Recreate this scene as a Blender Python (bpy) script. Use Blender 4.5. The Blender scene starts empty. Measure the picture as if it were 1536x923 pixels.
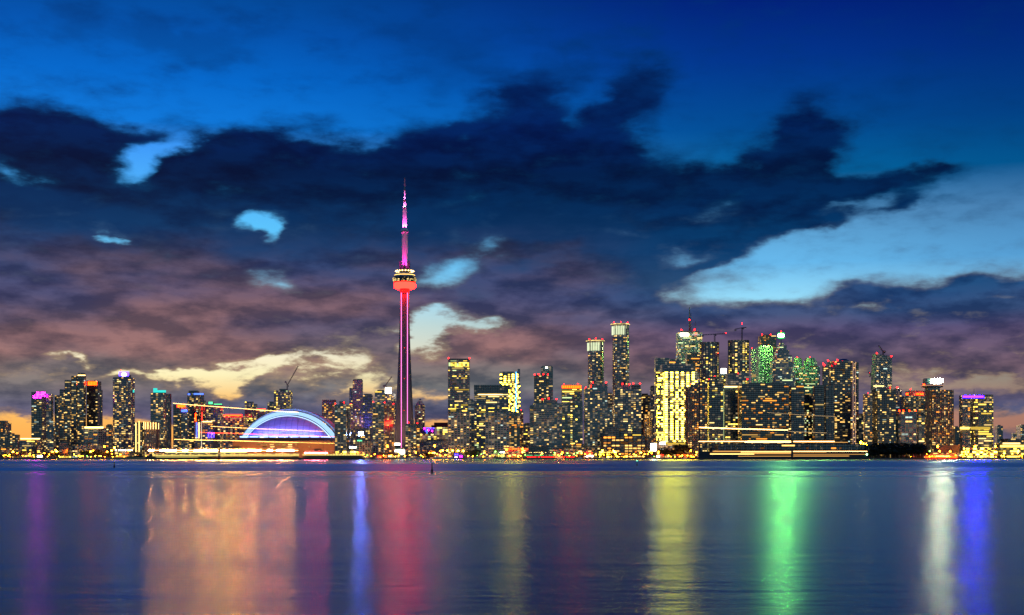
import bpy, math, random
from mathutils import Vector, Matrix
scene = bpy.context.scene
COL = scene.collection
rad = math.radians

# ------------------------------------------------------------------ camera, exposure, render settings
F, CX, HY, CAMH = 2050.0, 768.0, 686.0, 3.4          # focal length in photo pixels, photo centre, horizon row, eye height
cam_data = bpy.data.cameras.new('camera')
cam = bpy.data.objects.new('camera', cam_data); COL.objects.link(cam)
cam.location = (0, 0, CAMH); cam.rotation_euler = (rad(90), 0, 0)
cam_data.sensor_width = 36.0; cam_data.lens = F / 1536 * 36.0
cam_data.shift_y = (HY - 461.5) / 1536
cam_data.clip_start = 0.5; cam_data.clip_end = 60000
scene.camera = cam
vs = scene.view_settings
vs.view_transform = 'Standard'; vs.look = 'None'; vs.exposure = 0.0; vs.gamma = 1.0; vs.use_curve_mapping = False
scene.render.engine = 'CYCLES'
cy = scene.cycles
cy.use_denoising = True; cy.denoiser = 'OPENIMAGEDENOISE'
cy.max_bounces = 4; cy.diffuse_bounces = 2; cy.glossy_bounces = 3; cy.transmission_bounces = 2
cy.caustics_reflective = False; cy.caustics_refractive = False
cy.sample_clamp_indirect = 6.0; cy.sample_clamp_direct = 0.0
cy.use_light_tree = True

def lin(c):
    return tuple((v/255/12.92 if v/255 <= .04045 else ((v/255+.055)/1.055)**2.4) for v in c)

# ------------------------------------------------------------------ small node helpers
class G:
    def __init__(s, tree):
        s.t = tree; s.n = tree.nodes; s.l = tree.links
    def node(s, typ, props=None, **ins):
        n = s.n.new(typ)
        for k, v in (props or {}).items(): setattr(n, k, v)
        for k, v in ins.items():
            key = int(k[1:]) if k[0] == '_' else k.replace('__', ' ')
            s.put(n.inputs[key], v)
        return n
    def put(s, sock, v):
        if isinstance(v, bpy.types.NodeSocket): s.l.new(v, sock)
        elif isinstance(v, bpy.types.Node): s.l.new(v.outputs[0], sock)
        else: sock.default_value = v
    def m(s, op, a, b=0.0, c=0.0, clamp=False):
        return s.node('ShaderNodeMath', {'operation': op, 'use_clamp': clamp}, _0=a, _1=b, _2=c).outputs[0]
    def mixc(s, f, a, b, mode='MIX'):
        n = s.node('ShaderNodeMix', {'data_type': 'RGBA', 'blend_type': mode, 'clamp_factor': True})
        s.put(n.inputs[0], f)
        for i, v in ((6, a), (7, b)):
            if isinstance(v, tuple) and len(v) == 3: v = (*v, 1)
            s.put(n.inputs[i], v)
        return n.outputs[2]
    def ramp(s, f, stops, interp='LINEAR'):
        n = s.node('ShaderNodeValToRGB', None, Fac=f); r = n.color_ramp; r.interpolation = interp
        while len(r.elements) > 1: r.elements.remove(r.elements[-1])
        for i, (p, c) in enumerate(stops):
            e = r.elements[0] if i == 0 else r.elements.new(p)
            e.position = p; e.color = (*c, 1)
        return n.outputs[0]
    def smooth(s, v, a, b, o0=0.0, o1=1.0):
        n = s.node('ShaderNodeMapRange', {'interpolation_type': 'SMOOTHSTEP', 'clamp': True})
        for i, x in enumerate((v, a, b, o0, o1)): s.put(n.inputs[i], x)
        return n.outputs[0]
    def xyz(s, x, y=0.0, z=0.0):
        return s.node('ShaderNodeCombineXYZ', None, X=x, Y=y, Z=z).outputs[0]
    def noise(s, vec, scale, detail=4.0, rough=.55, col=False, dim='3D'):
        n = s.node('ShaderNodeTexNoise', {'noise_dimensions': dim}, Vector=vec, Scale=scale, Detail=detail, Roughness=rough)
        return n.outputs[1 if col else 0]

# ------------------------------------------------------------------ dusk sky: direction (azimuth, elevation) on the sky sphere
def azel(px, py):
    u, v = (px-CX)/F, (HY-py)/F
    az = math.atan(u)
    return az, math.atan(v*math.cos(az))

world = bpy.data.worlds.new('World'); scene.world = world; world.use_nodes = True
world.node_tree.nodes.clear()
g = G(world.node_tree)
dirv = g.node('ShaderNodeTexCoord').outputs['Generated']
sep = g.node('ShaderNodeSeparateXYZ', None, Vector=dirv)
az = g.m('ARCTAN2', sep.outputs[0], sep.outputs[1])
el = g.m('ARCSINE', sep.outputs[2])
ae = g.xyz(az, el, 0.0)
# wind-drawn turbulence that roughens every cloud edge
w1 = g.noise(g.xyz(g.m('MULTIPLY', az, 1.0), g.m('MULTIPLY', el, 2.2), 3.7), 13.0, 5.0, .55, col=True)
w1c = g.node('ShaderNodeVectorMath', {'operation': 'SUBTRACT'}, _0=w1, _1=(.5, .5, .5)).outputs[0]
w1s = g.node('ShaderNodeVectorMath', {'operation': 'MULTIPLY'}, _0=w1c, _1=(.085, .042, 0)).outputs[0]
aew = g.node('ShaderNodeVectorMath', {'operation': 'ADD'}, _0=ae, _1=w1s).outputs[0]

def blobs(lst, start=0.0):
    acc = start
    for (x, y, rx, ry, rot, w) in lst:
        a, e = azel(x, y)
        mp = g.node('ShaderNodeMapping', {'vector_type': 'TEXTURE'}, Vector=aew, Location=(a, e, 0),
                    Rotation=(0, 0, rad(rot)), Scale=(rx/F, ry/F, 1))
        gr = g.node('ShaderNodeTexGradient', {'gradient_type': 'SPHERICAL'}, Vector=mp.outputs[0])
        acc = g.m('MULTIPLY_ADD', gr.outputs[1], w, acc)
    return acc

CLOUD = [  # x, y, rx, ry, rotation, weight: the dark upper deck, its towers and arms
    (60, 250, 230, 105, 0, 1.9), (130, 215, 150, 62, -8, 1.3), (390, 262, 240, 92, 0, 2.0), (350, 215, 110, 45, 0, .9),
    (600, 268, 240, 88, 6, 2.0), (690, 218, 90, 36, 4, .8), (830, 262, 220, 100, 0, 2.1), (785, 150, 92, 66, 25, 1.35), (905, 150, 60, 40, 60, .6),
    (935, 175, 90, 75, 55, 1.35), (870, 85, 80, 50, 30, .45), (950, 105, 60, 60, 0, .6), (1010, 305, 130, 60, 0, 1.3), (1130, 300, 200, 62, 8, 1.9),
    (1195, 235, 110, 78, 60, 1.5), (1215, 200, 70, 50, 0, .9), (1100, 345, 150, 50, 12, 1.5), (1330, 278, 150, 26, 6, 1.5), (1400, 255, 60, 12, 6, .7), (1345, 305, 50, 22, 20, .7),
    (1020, 265, 80, 20, 25, .6), (1110, 330, 180, 50, 0, 1.5), (1000, 360, 110, 60, 0, 1.2),
    (1305, 318, 70, 16, 12, .75), (1238, 336, 46, 14, 20, .7), (1195, 356, 70, 16, 15, .7), (1075, 388, 70, 16, 12, .6), (1410, 300, 90, 12, 8, .45),
    # the middle storey and the low bank
    (60, 400, 560, 190, 0, 2.6), (480, 400, 560, 190, 0, 2.6), (760, 400, 360, 170, 0, 2.4), (910, 420, 120, 90, 0, 1.2), (60, 300, 300, 90, 0, 1.0)]
BANK = [(1165, 462, 70, 26, 0, .6), (1260, 440, 60, 28, 0, .8), (1330, 440, 90, 36, 0, .9), (1440, 440, 120, 30, 3, .9), (1536, 436, 120, 46, 4, 1.0)]
GAP = [(396, 338, 44, 24, 0, 1.52), (404, 358, 24, 22, 0, 1.36), (380, 332, 30, 14, 0, 0.64), (208, 232, 70, 30, 28, 1.92), (178, 362, 19, 9, 0, 1.04), (184, 345, 24, 29, 0, 0.6), (18, 256, 30, 22, 0, 0.76), (20, 275, 40, 14, 0, 0.4), (250, 212, 46, 22, 20, 0.64), (200, 265, 40, 16, 0, 0.48), (662, 412, 76, 29, 0, 1.4), (640, 480, 74, 22, 8, 1.66), (690, 494, 67, 18, 8, 1.38), (648, 508, 45, 38, 40, 1.66), (628, 500, 27, 34, 0, 0.92), (725, 500, 49, 15, 10, 0.92), (400, 440, 37, 23, 0, 0.88), (535, 512, 67, 47, 30, 0.69), (500, 540, 110, 17, 4, 1.33), (345, 556, 134, 20, 4, 1.38), (300, 552, 73, 17, 0, 1.01), (370, 568, 98, 22, 14, 1.24), (345, 578, 61, 17, 0, 0.83), (490, 562, 98, 17, 12, 1.33), (535, 574, 73, 17, 16, 1.14), (560, 572, 49, 22, 0, 0.74), (420, 590, 49, 12, 0, 0.55), (575, 590, 49, 12, 0, 0.64), (92, 534, 37, 10, 10, 1.29), (128, 536, 37, 11, -20, 1.38), (100, 557, 32, 7, 0, 1.01), (170, 560, 61, 9, 4, 1.1), (235, 557, 73, 10, -4, 1.05), (645, 585, 102, 12, -2, 1.47), (30, 548, 61, 10, 0, 0.74), (715, 362, 55, 29, 20, 0.6), (1080, 318, 48, 31, 0, 0.48), (1480, 576, 183, 22, 0, 1.05), (1380, 570, 134, 15, -8, 0.74), (1020, 378, 60, 17, 0, 0.72), (1512, 452, 62, 11, 0, 0.72), (690, 300, 83, 12, 8, 0.28), (905, 590, 98, 10, 0, 0.5), (880, 205, 30, 16, 0, 0.4), (700, 215, 30, 16, 30, 0.56), (540, 215, 40, 16, 10, 0.48), (930, 355, 71, 12, 0, 0.24)]
HORIZON = [(30, 650, 260, 46, 0, 2.6), (170, 648, 170, 42, 0, 1.9), (650, 634, 130, 14, 0, 1.5), (1480, 632, 260, 30, 0, 1.9), (780, 636, 60, 12, 0, 1.3), (1300, 640, 120, 12, 0, .8)]
WISP = [(115, 38, 60, 50, 0, .8), (200, 38, 50, 40, 0, .8), (275, 62, 110, 40, 0, .9), (370, 55, 120, 44, 0, .5), (590, 45, 90, 50, 0, .55), (690, 75, 90, 90, 40, .5), (650, 100, 140, 80, 0, .35), (1350, 130, 90, 40, 35, .45), (235, 110, 40, 30, 0, .35), (250, 180, 60, 26, 0, .5), (1420, 250, 100, 24, 0, .35), (880, 100, 170, 90, 0, .5)]

fb = g.noise(g.xyz(az, g.m('MULTIPLY', el, 2.6), 0.0), 22.0, 6.0, .55)
fbs = g.m('SUBTRACT', fb, .5)
deck = blobs(CLOUD)
bankedge = g.smooth(el, azel(768, 440)[1], azel(768, 486)[1], 0.0, 1.0)
bank = blobs(BANK, bankedge)
pos = g.m('MINIMUM', g.m('ADD', g.m('MINIMUM', deck, 1.3), g.m('MINIMUM', g.m('MULTIPLY', bank, 1.4), 1.55)), 1.55)
gaps = blobs(GAP); gaps = blobs(HORIZON, gaps)
field = g.m('SUBTRACT', pos, gaps)
fb2 = g.noise(g.xyz(g.m('MULTIPLY', az, 1.0), g.m('MULTIPLY', el, 2.6), 5.5), 60.0, 4.0, .6)
field = g.m('MULTIPLY_ADD', fbs, 1.5, field)
lowk = g.smooth(el, azel(768, 420)[1], azel(768, 520)[1])
field = g.m('MULTIPLY_ADD', g.m('SUBTRACT', fb2, .5), g.m('MULTIPLY_ADD', lowk, 1.5, .6), field)
cover = g.smooth(field, g.m('MULTIPLY_ADD', lowk, .20, -.16), g.m('MULTIPLY_ADD', lowk, -.22, 1.0))
wisp = g.smooth(g.m('MULTIPLY_ADD', fbs, .9, blobs(WISP)), .05, .75, 0.0, .6)

def yramp(stops):      # stops given by photo row, mapped to elevation
    EL0 = azel(768, -60)[1]; EL1 = azel(768, 686)[1]
    t = g.m('DIVIDE', g.m('SUBTRACT', EL0, el), EL0-EL1, clamp=True)
    return g.ramp(t, [((EL0-azel(768, y)[1])/(EL0-EL1), lin(c)) for y, c in stops])
clearL = yramp([(-60, (0, 66, 140)), (0, (0, 72, 150)), (60, (0, 84, 176)), (130, (0, 104, 204)), (200, (10, 122, 222)), (235, (62, 155, 250)), (350, (92, 198, 255)), (420, (120, 202, 244)),
                (490, (215, 234, 226)), (540, (255, 244, 208)), (565, (255, 244, 190)), (600, (255, 200, 118)), (640, (255, 184, 92)), (686, (255, 168, 80))])
clearR = yramp([(-60, (0, 20, 105)), (0, (0, 28, 120)), (100, (0, 52, 140)), (200, (0, 76, 148)), (270, (0, 100, 160)), (330, (88, 152, 202)), (400, (104, 186, 238)), (450, (150, 220, 250)),
                (490, (150, 185, 195)), (575, (176, 158, 138)), (620, (204, 146, 122)), (686, (196, 128, 104))])
clearR = g.mixc(g.smooth(az, azel(1150, 400)[0], azel(1560, 400)[0], 0.0, .85), clearR, g.mixc(1.0, clearR, (.62, .66, .74), 'MULTIPLY'))
wx = g.smooth(az, azel(250, 400)[0], azel(1180, 400)[0])
clear = g.mixc(wx, clearL, clearR)
cloudA = yramp([(100, (0, 34, 92)), (200, (0, 27, 78)), (262, (0, 23, 62)), (300, (3, 25, 60)), (335, (16, 35, 70)), (380, (54, 55, 84)), (430, (92, 76, 96)), (480, (118, 90, 100)), (540, (136, 102, 104)),
                (572, (120, 108, 106)), (605, (96, 94, 116)), (640, (88, 78, 112)), (686, (130, 92, 96))])
cloudB = yramp([(100, (0, 40, 104)), (200, (0, 28, 84)), (262, (0, 24, 66)), (300, (0, 32, 74)), (350, (10, 48, 92)), (400, (40, 60, 104)), (450, (64, 68, 106)), (500, (88, 80, 104)), (545, (106, 98, 104)),
                (580, (108, 110, 114)), (610, (88, 92, 118)), (650, (84, 78, 116)), (686, (110, 92, 100))])
cloudR = yramp([(200, (0, 30, 82)), (260, (0, 28, 70)), (320, (0, 38, 84)), (380, (0, 54, 100)), (440, (10, 66, 116)), (475, (36, 70, 116)), (500, (72, 68, 108)), (560, (98, 80, 98)), (600, (84, 78, 108)), (620, (66, 76, 112)), (686, (96, 84, 104))])
strk = g.noise(g.xyz(g.m('MULTIPLY', az, 1.0), g.m('MULTIPLY', el, 4.0), 9.1), 7.0, 4.0, .5)
cl = g.mixc(g.smooth(strk, .36, .64), cloudA, cloudB)
cl = g.mixc(g.smooth(az, azel(760, 400)[0], azel(1080, 400)[0], 0.0, .85), cl, cloudR)
fine = g.noise(g.xyz(g.m('MULTIPLY', az, 1.0), g.m('MULTIPLY', el, 4.0), 2.0), 13.0, 4.0, .5)
cl = g.mixc(1.0, cl, g.ramp(fine, [(.28, (.76, .80, .88)), (.5, (1, 1, 1)), (.72, (1.0, .98, .95))]), 'MULTIPLY')
# billows: each puff has a darker belly and a paler, bluer crest (the density a little higher up decides)
up = g.noise(g.xyz(az, g.m('MULTIPLY', g.m('ADD', el, .010), 2.6), 0.0), 22.0, 6.0, .55)
relief = g.m('MULTIPLY_ADD', g.m('SUBTRACT', fb, up), 3.0, .5)
cl = g.mixc(1.0, cl, g.ramp(relief, [(.1, (.56, .64, .74)), (.5, (1, 1, 1)), (.9, (1.5, 1.42, 1.3))]), 'MULTIPLY')
sky = g.mixc(wisp, clear, g.mixc(.55, clear, lin((0, 44, 100))))
# blue, thinner stretches of the middle storey
BLUE = [(175, 335, 130, 60, 0, 1.0), (30, 320, 140, 50, 0, .9), (420, 355, 150, 62, 0, 1.2), (720, 335, 240, 60, 4, 1.2), (900, 345, 160, 60, 0, 1.0), (1010, 395, 150, 70, 0, 1.1), (790, 400, 90, 26, 0, .6), (1150, 385, 120, 60, 0, .8), (680, 450, 110, 40, 0, .35), (200, 480, 160, 20, 0, .35), (60, 290, 90, 30, 0, .7)]
bl = g.smooth(g.m('MULTIPLY_ADD', fbs, 1.2, blobs(BLUE)), .1, .85, 0.0, .66)
cl = g.mixc(bl, cl, yramp([(250, (0, 36, 84)), (320, (0, 46, 94)), (380, (6, 60, 110)), (440, (40, 76, 112)), (500, (84, 88, 108))]))
# thin cloud edges let some of the light behind through
thin = g.smooth(field, .35, 1.3, g.m('MULTIPLY_ADD', lowk, -.2, .62), 0.0)
edgec = yramp([(150, (0, 58, 128)), (300, (10, 88, 138)), (400, (84, 108, 140)), (470, (150, 146, 136)), (540, (206, 178, 130)), (600, (180, 146, 118)), (686, (150, 118, 104))])
cl = g.mixc(thin, cl, edgec)
sky = g.mixc(cover, sky, cl)
# away from the sunset side the unseen sky is brightened to fill-light the facades
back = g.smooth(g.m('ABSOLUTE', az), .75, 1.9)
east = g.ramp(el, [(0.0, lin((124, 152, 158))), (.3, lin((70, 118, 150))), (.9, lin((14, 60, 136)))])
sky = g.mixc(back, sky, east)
SUN_EL, SUN_AZ = 1.5, -24.0                          # the sun has just gone, left of the frame's centre behind the city
nish = g.node('ShaderNodeTexSky', {'sky_type': 'NISHITA', 'sun_disc': False, 'sun_elevation': rad(SUN_EL), 'sun_rotation': rad(SUN_AZ), 'altitude': 80.0})
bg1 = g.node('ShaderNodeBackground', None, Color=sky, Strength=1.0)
bg2 = g.node('ShaderNodeBackground', None, Color=nish.outputs[0], Strength=0.0006)
addb = g.node('ShaderNodeAddShader', None, _0=bg1.outputs[0], _1=bg2.outputs[0])
outw = g.node('ShaderNodeOutputWorld'); g.l.new(addb.outputs[0], outw.inputs[0])
world.cycles.sampling_method = 'MANUAL'; world.cycles.sample_map_resolution = 512

sun_d = bpy.data.lights.new('sun', 'SUN'); sun_d.energy = 0.04; sun_d.angle = rad(0.5); sun_d.color = (1.0, .72, .5)
sun = bpy.data.objects.new('sun', sun_d); COL.objects.link(sun)
sv = Vector((math.sin(rad(SUN_AZ))*math.cos(rad(SUN_EL)), math.cos(rad(SUN_AZ))*math.cos(rad(SUN_EL)), math.sin(rad(SUN_EL))))
sun.rotation_euler = sv.to_track_quat('Z', 'Y').to_euler()

# ------------------------------------------------------------------ mesh and object helpers
def WX(px, D): return (px-CX)/F*D
def WZ(py, D): return CAMH + (HY-py)/F*D
LAND = 1.6

class MB:
    def __init__(s): s.v = []; s.f = []; s.mi = []; s.uv = []
    def quad(s, pts, mi=0, uv=None):
        b = len(s.v); s.v += [tuple(p) for p in pts]; s.f.append(tuple(range(b, b+len(pts)))); s.mi.append(mi)
        s.uv += (uv if uv else [(0.5, 0.5)]*len(pts))
    def box(s, x0, x1, y0, y1, z0, z1, mi=0):
        p = [(x0,y0,z0),(x1,y0,z0),(x1,y1,z0),(x0,y1,z0),(x0,y0,z1),(x1,y0,z1),(x1,y1,z1),(x0,y1,z1)]
        for q in ((0,1,5,4),(1,2,6,5),(2,3,7,6),(3,0,4,7),(4,5,6,7),(3,2,1,0)): s.quad([p[i] for i in q], mi)
    def obox(s, c, ux, uy, hx, hy, z0, z1, mi=0):          # box turned in plan: centre c, unit axes, half sizes
        cs = [(c[0]+a*hx*ux[0]+b*hy*uy[0], c[1]+a*hx*ux[1]+b*hy*uy[1]) for a, b in ((-1,-1),(1,-1),(1,1),(-1,1))]
        s.prism(cs, z0, z1, mi, mi)
    def prism(s, poly, z0, z1, mi=0, cap=1, z1f=None):
        n = len(poly)
        for i in range(n):
            a, b = poly[i], poly[(i+1) % n]
            s.quad([(a[0],a[1],z0),(b[0],b[1],z0),(b[0],b[1],z1),(a[0],a[1],z1)], mi)
        s.quad([(p[0],p[1],z1) for p in poly], cap); s.quad([(p[0],p[1],z0) for p in reversed(poly)], cap)
    def tube(s, a, b, r0, r1=None, n=6, mi=0, caps=True):
        r1 = r0 if r1 is None else r1
        a, b = Vector(a), Vector(b); d = (b-a).normalized()
        u = d.cross(Vector((0,0,1)) if abs(d.z) < .9 else Vector((1,0,0))).normalized(); w = d.cross(u)
        ra = [a+(u*math.cos(t)+w*math.sin(t))*r0 for t in (2*math.pi*i/n for i in range(n))]
        rb = [b+(u*math.cos(t)+w*math.sin(t))*r1 for t in (2*math.pi*i/n for i in range(n))]
        for i in range(n): j = (i+1) % n; s.quad([ra[i], rb[i], rb[j], ra[j]][::-1], mi)
        if caps: s.quad(ra[::-1], mi); s.quad(rb, mi)
    def lathe(s, prof, c=(0,0), n=24, mi=0, caps=True):     # prof: (radius, z) upwards
        rings = [[(c[0]+r*math.cos(2*math.pi*i/n), c[1]+r*math.sin(2*math.pi*i/n), z) for i in range(n)] for r, z in prof]
        for k in range(len(rings)-1):
            for i in range(n):
                j = (i+1) % n; s.quad([rings[k][i], rings[k][j], rings[k+1][j], rings[k+1][i]], mi)
        if caps: s.quad(rings[0][::-1], mi); s.quad(rings[-1], mi)
    def octa(s, c, r, mi=0):
        x, y, z = c
        p = [(x+r,y,z),(x,y+r,z),(x-r,y,z),(x,y-r,z),(x,y,z+r),(x,y,z-r)]
        for q in ((0,1,4),(1,2,4),(2,3,4),(3,0,4),(1,0,5),(2,1,5),(3,2,5),(0,3,5)): s.quad([p[i] for i in q], mi)
    def mesh(s, name, mats, smooth=False):
        me = bpy.data.meshes.new(name); me.from_pydata(s.v, [], s.f)
        for m in (mats if isinstance(mats, (list, tuple)) else [mats]): me.materials.append(m)
        me.polygons.foreach_set('material_index', s.mi)
        if smooth: me.polygons.foreach_set('use_smooth', [True]*len(s.f))
        uvl = me.uv_layers.new(name='UVMap'); uvl.data.foreach_set('uv', [c for p in s.uv for c in p])
        me.update(); return me
    def build(s, name, mats, parent=None, smooth=False):
        o = link(name, s.mesh(name, mats, smooth), parent); o.location = -base_of(parent); return o

def base_of(o):                                            # where a thing stands: shapes are given in world coordinates
    v = Vector((0, 0, 0))
    while o is not None: v += Vector(o.location); o = o.parent
    return v
def link(name, data, parent=None, mat=None):
    o = bpy.data.objects.new(name, data); COL.objects.link(o)
    if parent is not None: o.parent = parent
    if mat is not None: o.matrix_basis = mat
    return o
def tag(o, label, cat, group=None, kind=None):
    if label: o['label'] = label
    if cat: o['category'] = cat
    if group: o['group'] = group
    if kind: o['kind'] = kind
    return o
def thing(name, label, cat, loc=(0,0,0), group=None):
    o = bpy.data.objects.new(name, None); o.empty_display_size = 5; COL.objects.link(o); o.location = loc
    return tag(o, label, cat, group)

# ------------------------------------------------------------------ materials
def mat(name, build):
    m = bpy.data.materials.new(name); m.use_nodes = True; m.node_tree.nodes.clear(); gg = G(m.node_tree)
    sh = build(gg); o = gg.node('ShaderNodeOutputMaterial'); gg.l.new(sh, o.inputs[0]); return m
def plain(name, col, rough=.7, vary=.25, scale=.15, metal=0.0):
    def b(gg):
        tc = gg.node('ShaderNodeTexCoord').outputs['Object']
        n = gg.noise(tc, scale, 4, .6)
        k = gg.m('MULTIPLY_ADD', n, 2*vary, 1-vary)
        c = gg.node('ShaderNodeVectorMath', {'operation': 'SCALE'}, _0=(*col,)); gg.put(c.inputs['Scale'], k)
        return gg.node('ShaderNodeBsdfPrincipled', None, Base__Color=c.outputs[0], Roughness=rough, Metallic=metal).outputs[0]
    return mat(name, b)
def glow(name, col, strength, vary=0.0, sampled=True):
    def b(gg):
        st = strength
        if vary:
            r1 = gg.node('ShaderNodeObjectInfo').outputs['Random']; r2 = gg.node('ShaderNodeNewGeometry').outputs['Random Per Island']
            r = gg.m('FRACT', gg.m('ADD', gg.m('MULTIPLY', r1, 7.31), r2))
            st = gg.m('MULTIPLY', gg.m('POWER', gg.m('ADD', gg.m('MULTIPLY', r, vary), 1-vary), 1.6), strength)
        return gg.node('ShaderNodeEmission', None, Color=(*col, 1), Strength=st).outputs[0]
    m = mat(name, b)
    m.cycles.emission_sampling = 'AUTO' if sampled else 'NONE'
    return m
def facade(name, glass, frame, mu=.12, mv=.28, dim=.34, rough=.18, warm=(1, .72, .36), dims=.10):
    """Curtain wall: one unit of UV is one bay by one storey. Frame bars, panes of slightly different tint, some rooms dimly lit behind."""
    def b(gg):
        uv = gg.node('ShaderNodeUVMap').outputs[0]; sp = gg.node('ShaderNodeSeparateXYZ', None, Vector=uv)
        fu, fv = gg.m('FRACT', sp.outputs[0]), gg.m('FRACT', sp.outputs[1])
        cell = gg.node('ShaderNodeVectorMath', {'operation': 'FLOOR'}, _0=uv).outputs[0]
        rnd = gg.node('ShaderNodeObjectInfo').outputs['Random']
        cs = gg.node('ShaderNodeVectorMath', {'operation': 'ADD'}, _0=cell, _1=gg.xyz(gg.m('MULTIPLY', rnd, 97.0), gg.m('MULTIPLY', rnd, 31.0), 0.0)).outputs[0]
        wn = gg.node('ShaderNodeTexWhiteNoise', {'noise_dimensions': '2D'}, Vector=cs)
        fr = gg.m('MAXIMUM', gg.m('LESS_THAN', fu, mu), gg.m('LESS_THAN', fv, mv))
        tint = gg.m('MULTIPLY_ADD', wn.outputs[0], .9, .55)
        gl = gg.node('ShaderNodeVectorMath', {'operation': 'SCALE'}, _0=glass); gg.put(gl.inputs['Scale'], tint)
        big = gg.noise(gg.node('ShaderNodeTexCoord').outputs['Object'], .03, 3, .6)
        fcol = gg.node('ShaderNodeVectorMath', {'operation': 'SCALE'}, _0=frame); gg.put(fcol.inputs['Scale'], gg.m('MULTIPLY_ADD', big, .7, .65))
        col = gg.mixc(fr, gl.outputs[0], fcol.outputs[0])
        r2 = gg.node('ShaderNodeSeparateColor', None, Color=wn.outputs[1])
        lit = gg.m('MULTIPLY', gg.m('GREATER_THAN', r2.outputs[0], 1-dim), gg.m('SUBTRACT', 1.0, fr))
        est = gg.m('MULTIPLY', lit, gg.m('MULTIPLY_ADD', gg.m('POWER', r2.outputs[1], 2.5), dims*3, dims*.25))
        return gg.node('ShaderNodeBsdfPrincipled', None, Base__Color=col, Roughness=gg.m('MULTIPLY_ADD', fr, .5, rough), IOR=gg.m('MULTIPLY_ADD', fr, -.75, 2.2),
                       Emission__Color=(*warm, 1), Emission__Strength=est).outputs[0]
    m = mat(name, b); m.cycles.emission_sampling = 'NONE'; return m

M = {}
M['roof'] = plain('roof_membrane', (.03, .03, .035), .9)
M['pale'] = plain('pale_concrete', (.42, .41, .38), .8)
M['mid'] = plain('grey_concrete', (.20, .20, .20), .8)
M['dark'] = plain('dark_metal', (.03, .032, .038), .5)
M['brownc'] = plain('brown_precast', (.26, .16, .11), .85)
M['pinkc'] = plain('pink_stone', (.34, .22, .18), .85)
M['steel'] = plain('crane_steel', (.10, .10, .11), .6)
M['white'] = plain('white_paint', (.75, .75, .73), .5)
FAC = dict(
    navy=facade('navy_curtain_wall', (0.022, 0.048, 0.114), (0.067, 0.085, 0.123)),
    navyp=facade('navy_glass_pale_frames', (0.026, 0.053, 0.110), (0.304, 0.323, 0.342), .14, .22),
    teal=facade('teal_curtain_wall', (0.022, 0.077, 0.092), (0.114, 0.162, 0.162)),
    tealp=facade('teal_glass_pale_frames', (0.022, 0.079, 0.092), (0.380, 0.418, 0.380), .14, .26),
    black=facade('black_curtain_wall', (0.007, 0.009, 0.018), (0.021, 0.022, 0.030), dim=.12, dims=.05),
    blackb=facade('black_blue_curtain_wall', (0.009, 0.015, 0.036), (0.024, 0.030, 0.048), dim=.15, dims=.06),
    brown=facade('brown_punched_wall', (0.035, 0.029, 0.029), (0.304, 0.180, 0.123), .34, .40),
    pink=facade('pinkish_punched_wall', (0.044, 0.040, 0.048), (0.494, 0.304, 0.247), .36, .38, dims=.14),
    grey=facade('grey_punched_wall', (0.031, 0.040, 0.053), (0.247, 0.247, 0.237), .3, .36),
    olive=facade('olive_glass_wall', (0.035, 0.048, 0.035), (0.228, 0.228, 0.171), .2, .3),
    purple=facade('mauve_punched_wall', (0.031, 0.031, 0.062), (0.323, 0.257, 0.304), .34, .4),
    bright=facade('lit_office_wall', (0.066, 0.077, 0.066), (0.380, 0.380, 0.285), .10, .30, dim=.9, dims=.18, warm=(1, .85, .4)),
    green=facade('green_lit_wall', (.05, .10, .06), (.26, .40, .26), .2, .34, dim=.4, dims=.08, warm=(.3, 1, .4)),
    concrete=facade('bare_concrete_floors', (0.026, 0.029, 0.035), (0.342, 0.323, 0.285), .22, .30, dim=.35, dims=.10))
GL = dict(
    warm=glow('warm_window_light', (1, .56, .14), 2.4, .93, False), cream=glow('cream_window_light', (1, .70, .24), 2.5, .93, False),
    cool=glow('cool_window_light', (.72, .95, .86), 1.2, .93, False), amber=glow('amber_window_light', (1, .34, .04), 2.4, .93, False),
    yellow=glow('yellow_office_light', (1, .66, .09), 4.6, .8, False), gold=glow('golden_office_light', (1, .63, .034), 38.0, .4, False), ygreen=glow('greenish_office_light', (.80, 1, .45), 1.5, .8, False),
    green=glow('green_window_light', (.55, 1, .42), 1.1, .7, False), magenta=glow('magenta_light', (1, .005, .7), 75.0, .3),
    violet=glow('violet_light', (.03, .014, .9), 22.0), purple=glow('purple_sign_light', (.0032, .0004, 1), 330.0), cyan=glow('cyan_light', (.04, .75, .65), 1.2),
    blue=glow('blue_light', (.05, .12, 1), 4.0), orange=glow('orange_light', (1, .019, .0008), 30.0), deepred=glow('red_light', (1, .006, .003), 26.0),
    redavi=glow('aviation_red', (1, .004, .0036), 34.0), redsmall=glow('small_red_marker', (1, .03, .02), 2.5), white=glow('white_sign_light', (1, .93, .74), 14.0), whitehot=glow('white_hot_sign_light', (1, .74, .42), 430.0),
    beacon=glow('green_beacon_light', (.36, 1, .16), 1300.0), bluehot=glow('blue_white_floodlight', (.16, .22, 1), 420.0),
    skyblue=glow('sky_blue_light', (.08, .45, 1), 3.0), pinkled=glow('pink_led_light', (1, .17, .55), 2.6), crown=glow('crown_light', (.88, 1, .62), 1.1, 0, False),
    roofline=glow('warm_roofline_light', (1, .62, .18), 6.0), greenroof=glow('green_roof_light', (.1, 1, .35), 2.0), screen=glow('white_screen_light', (1, .96, .88), 14.0))

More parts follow.
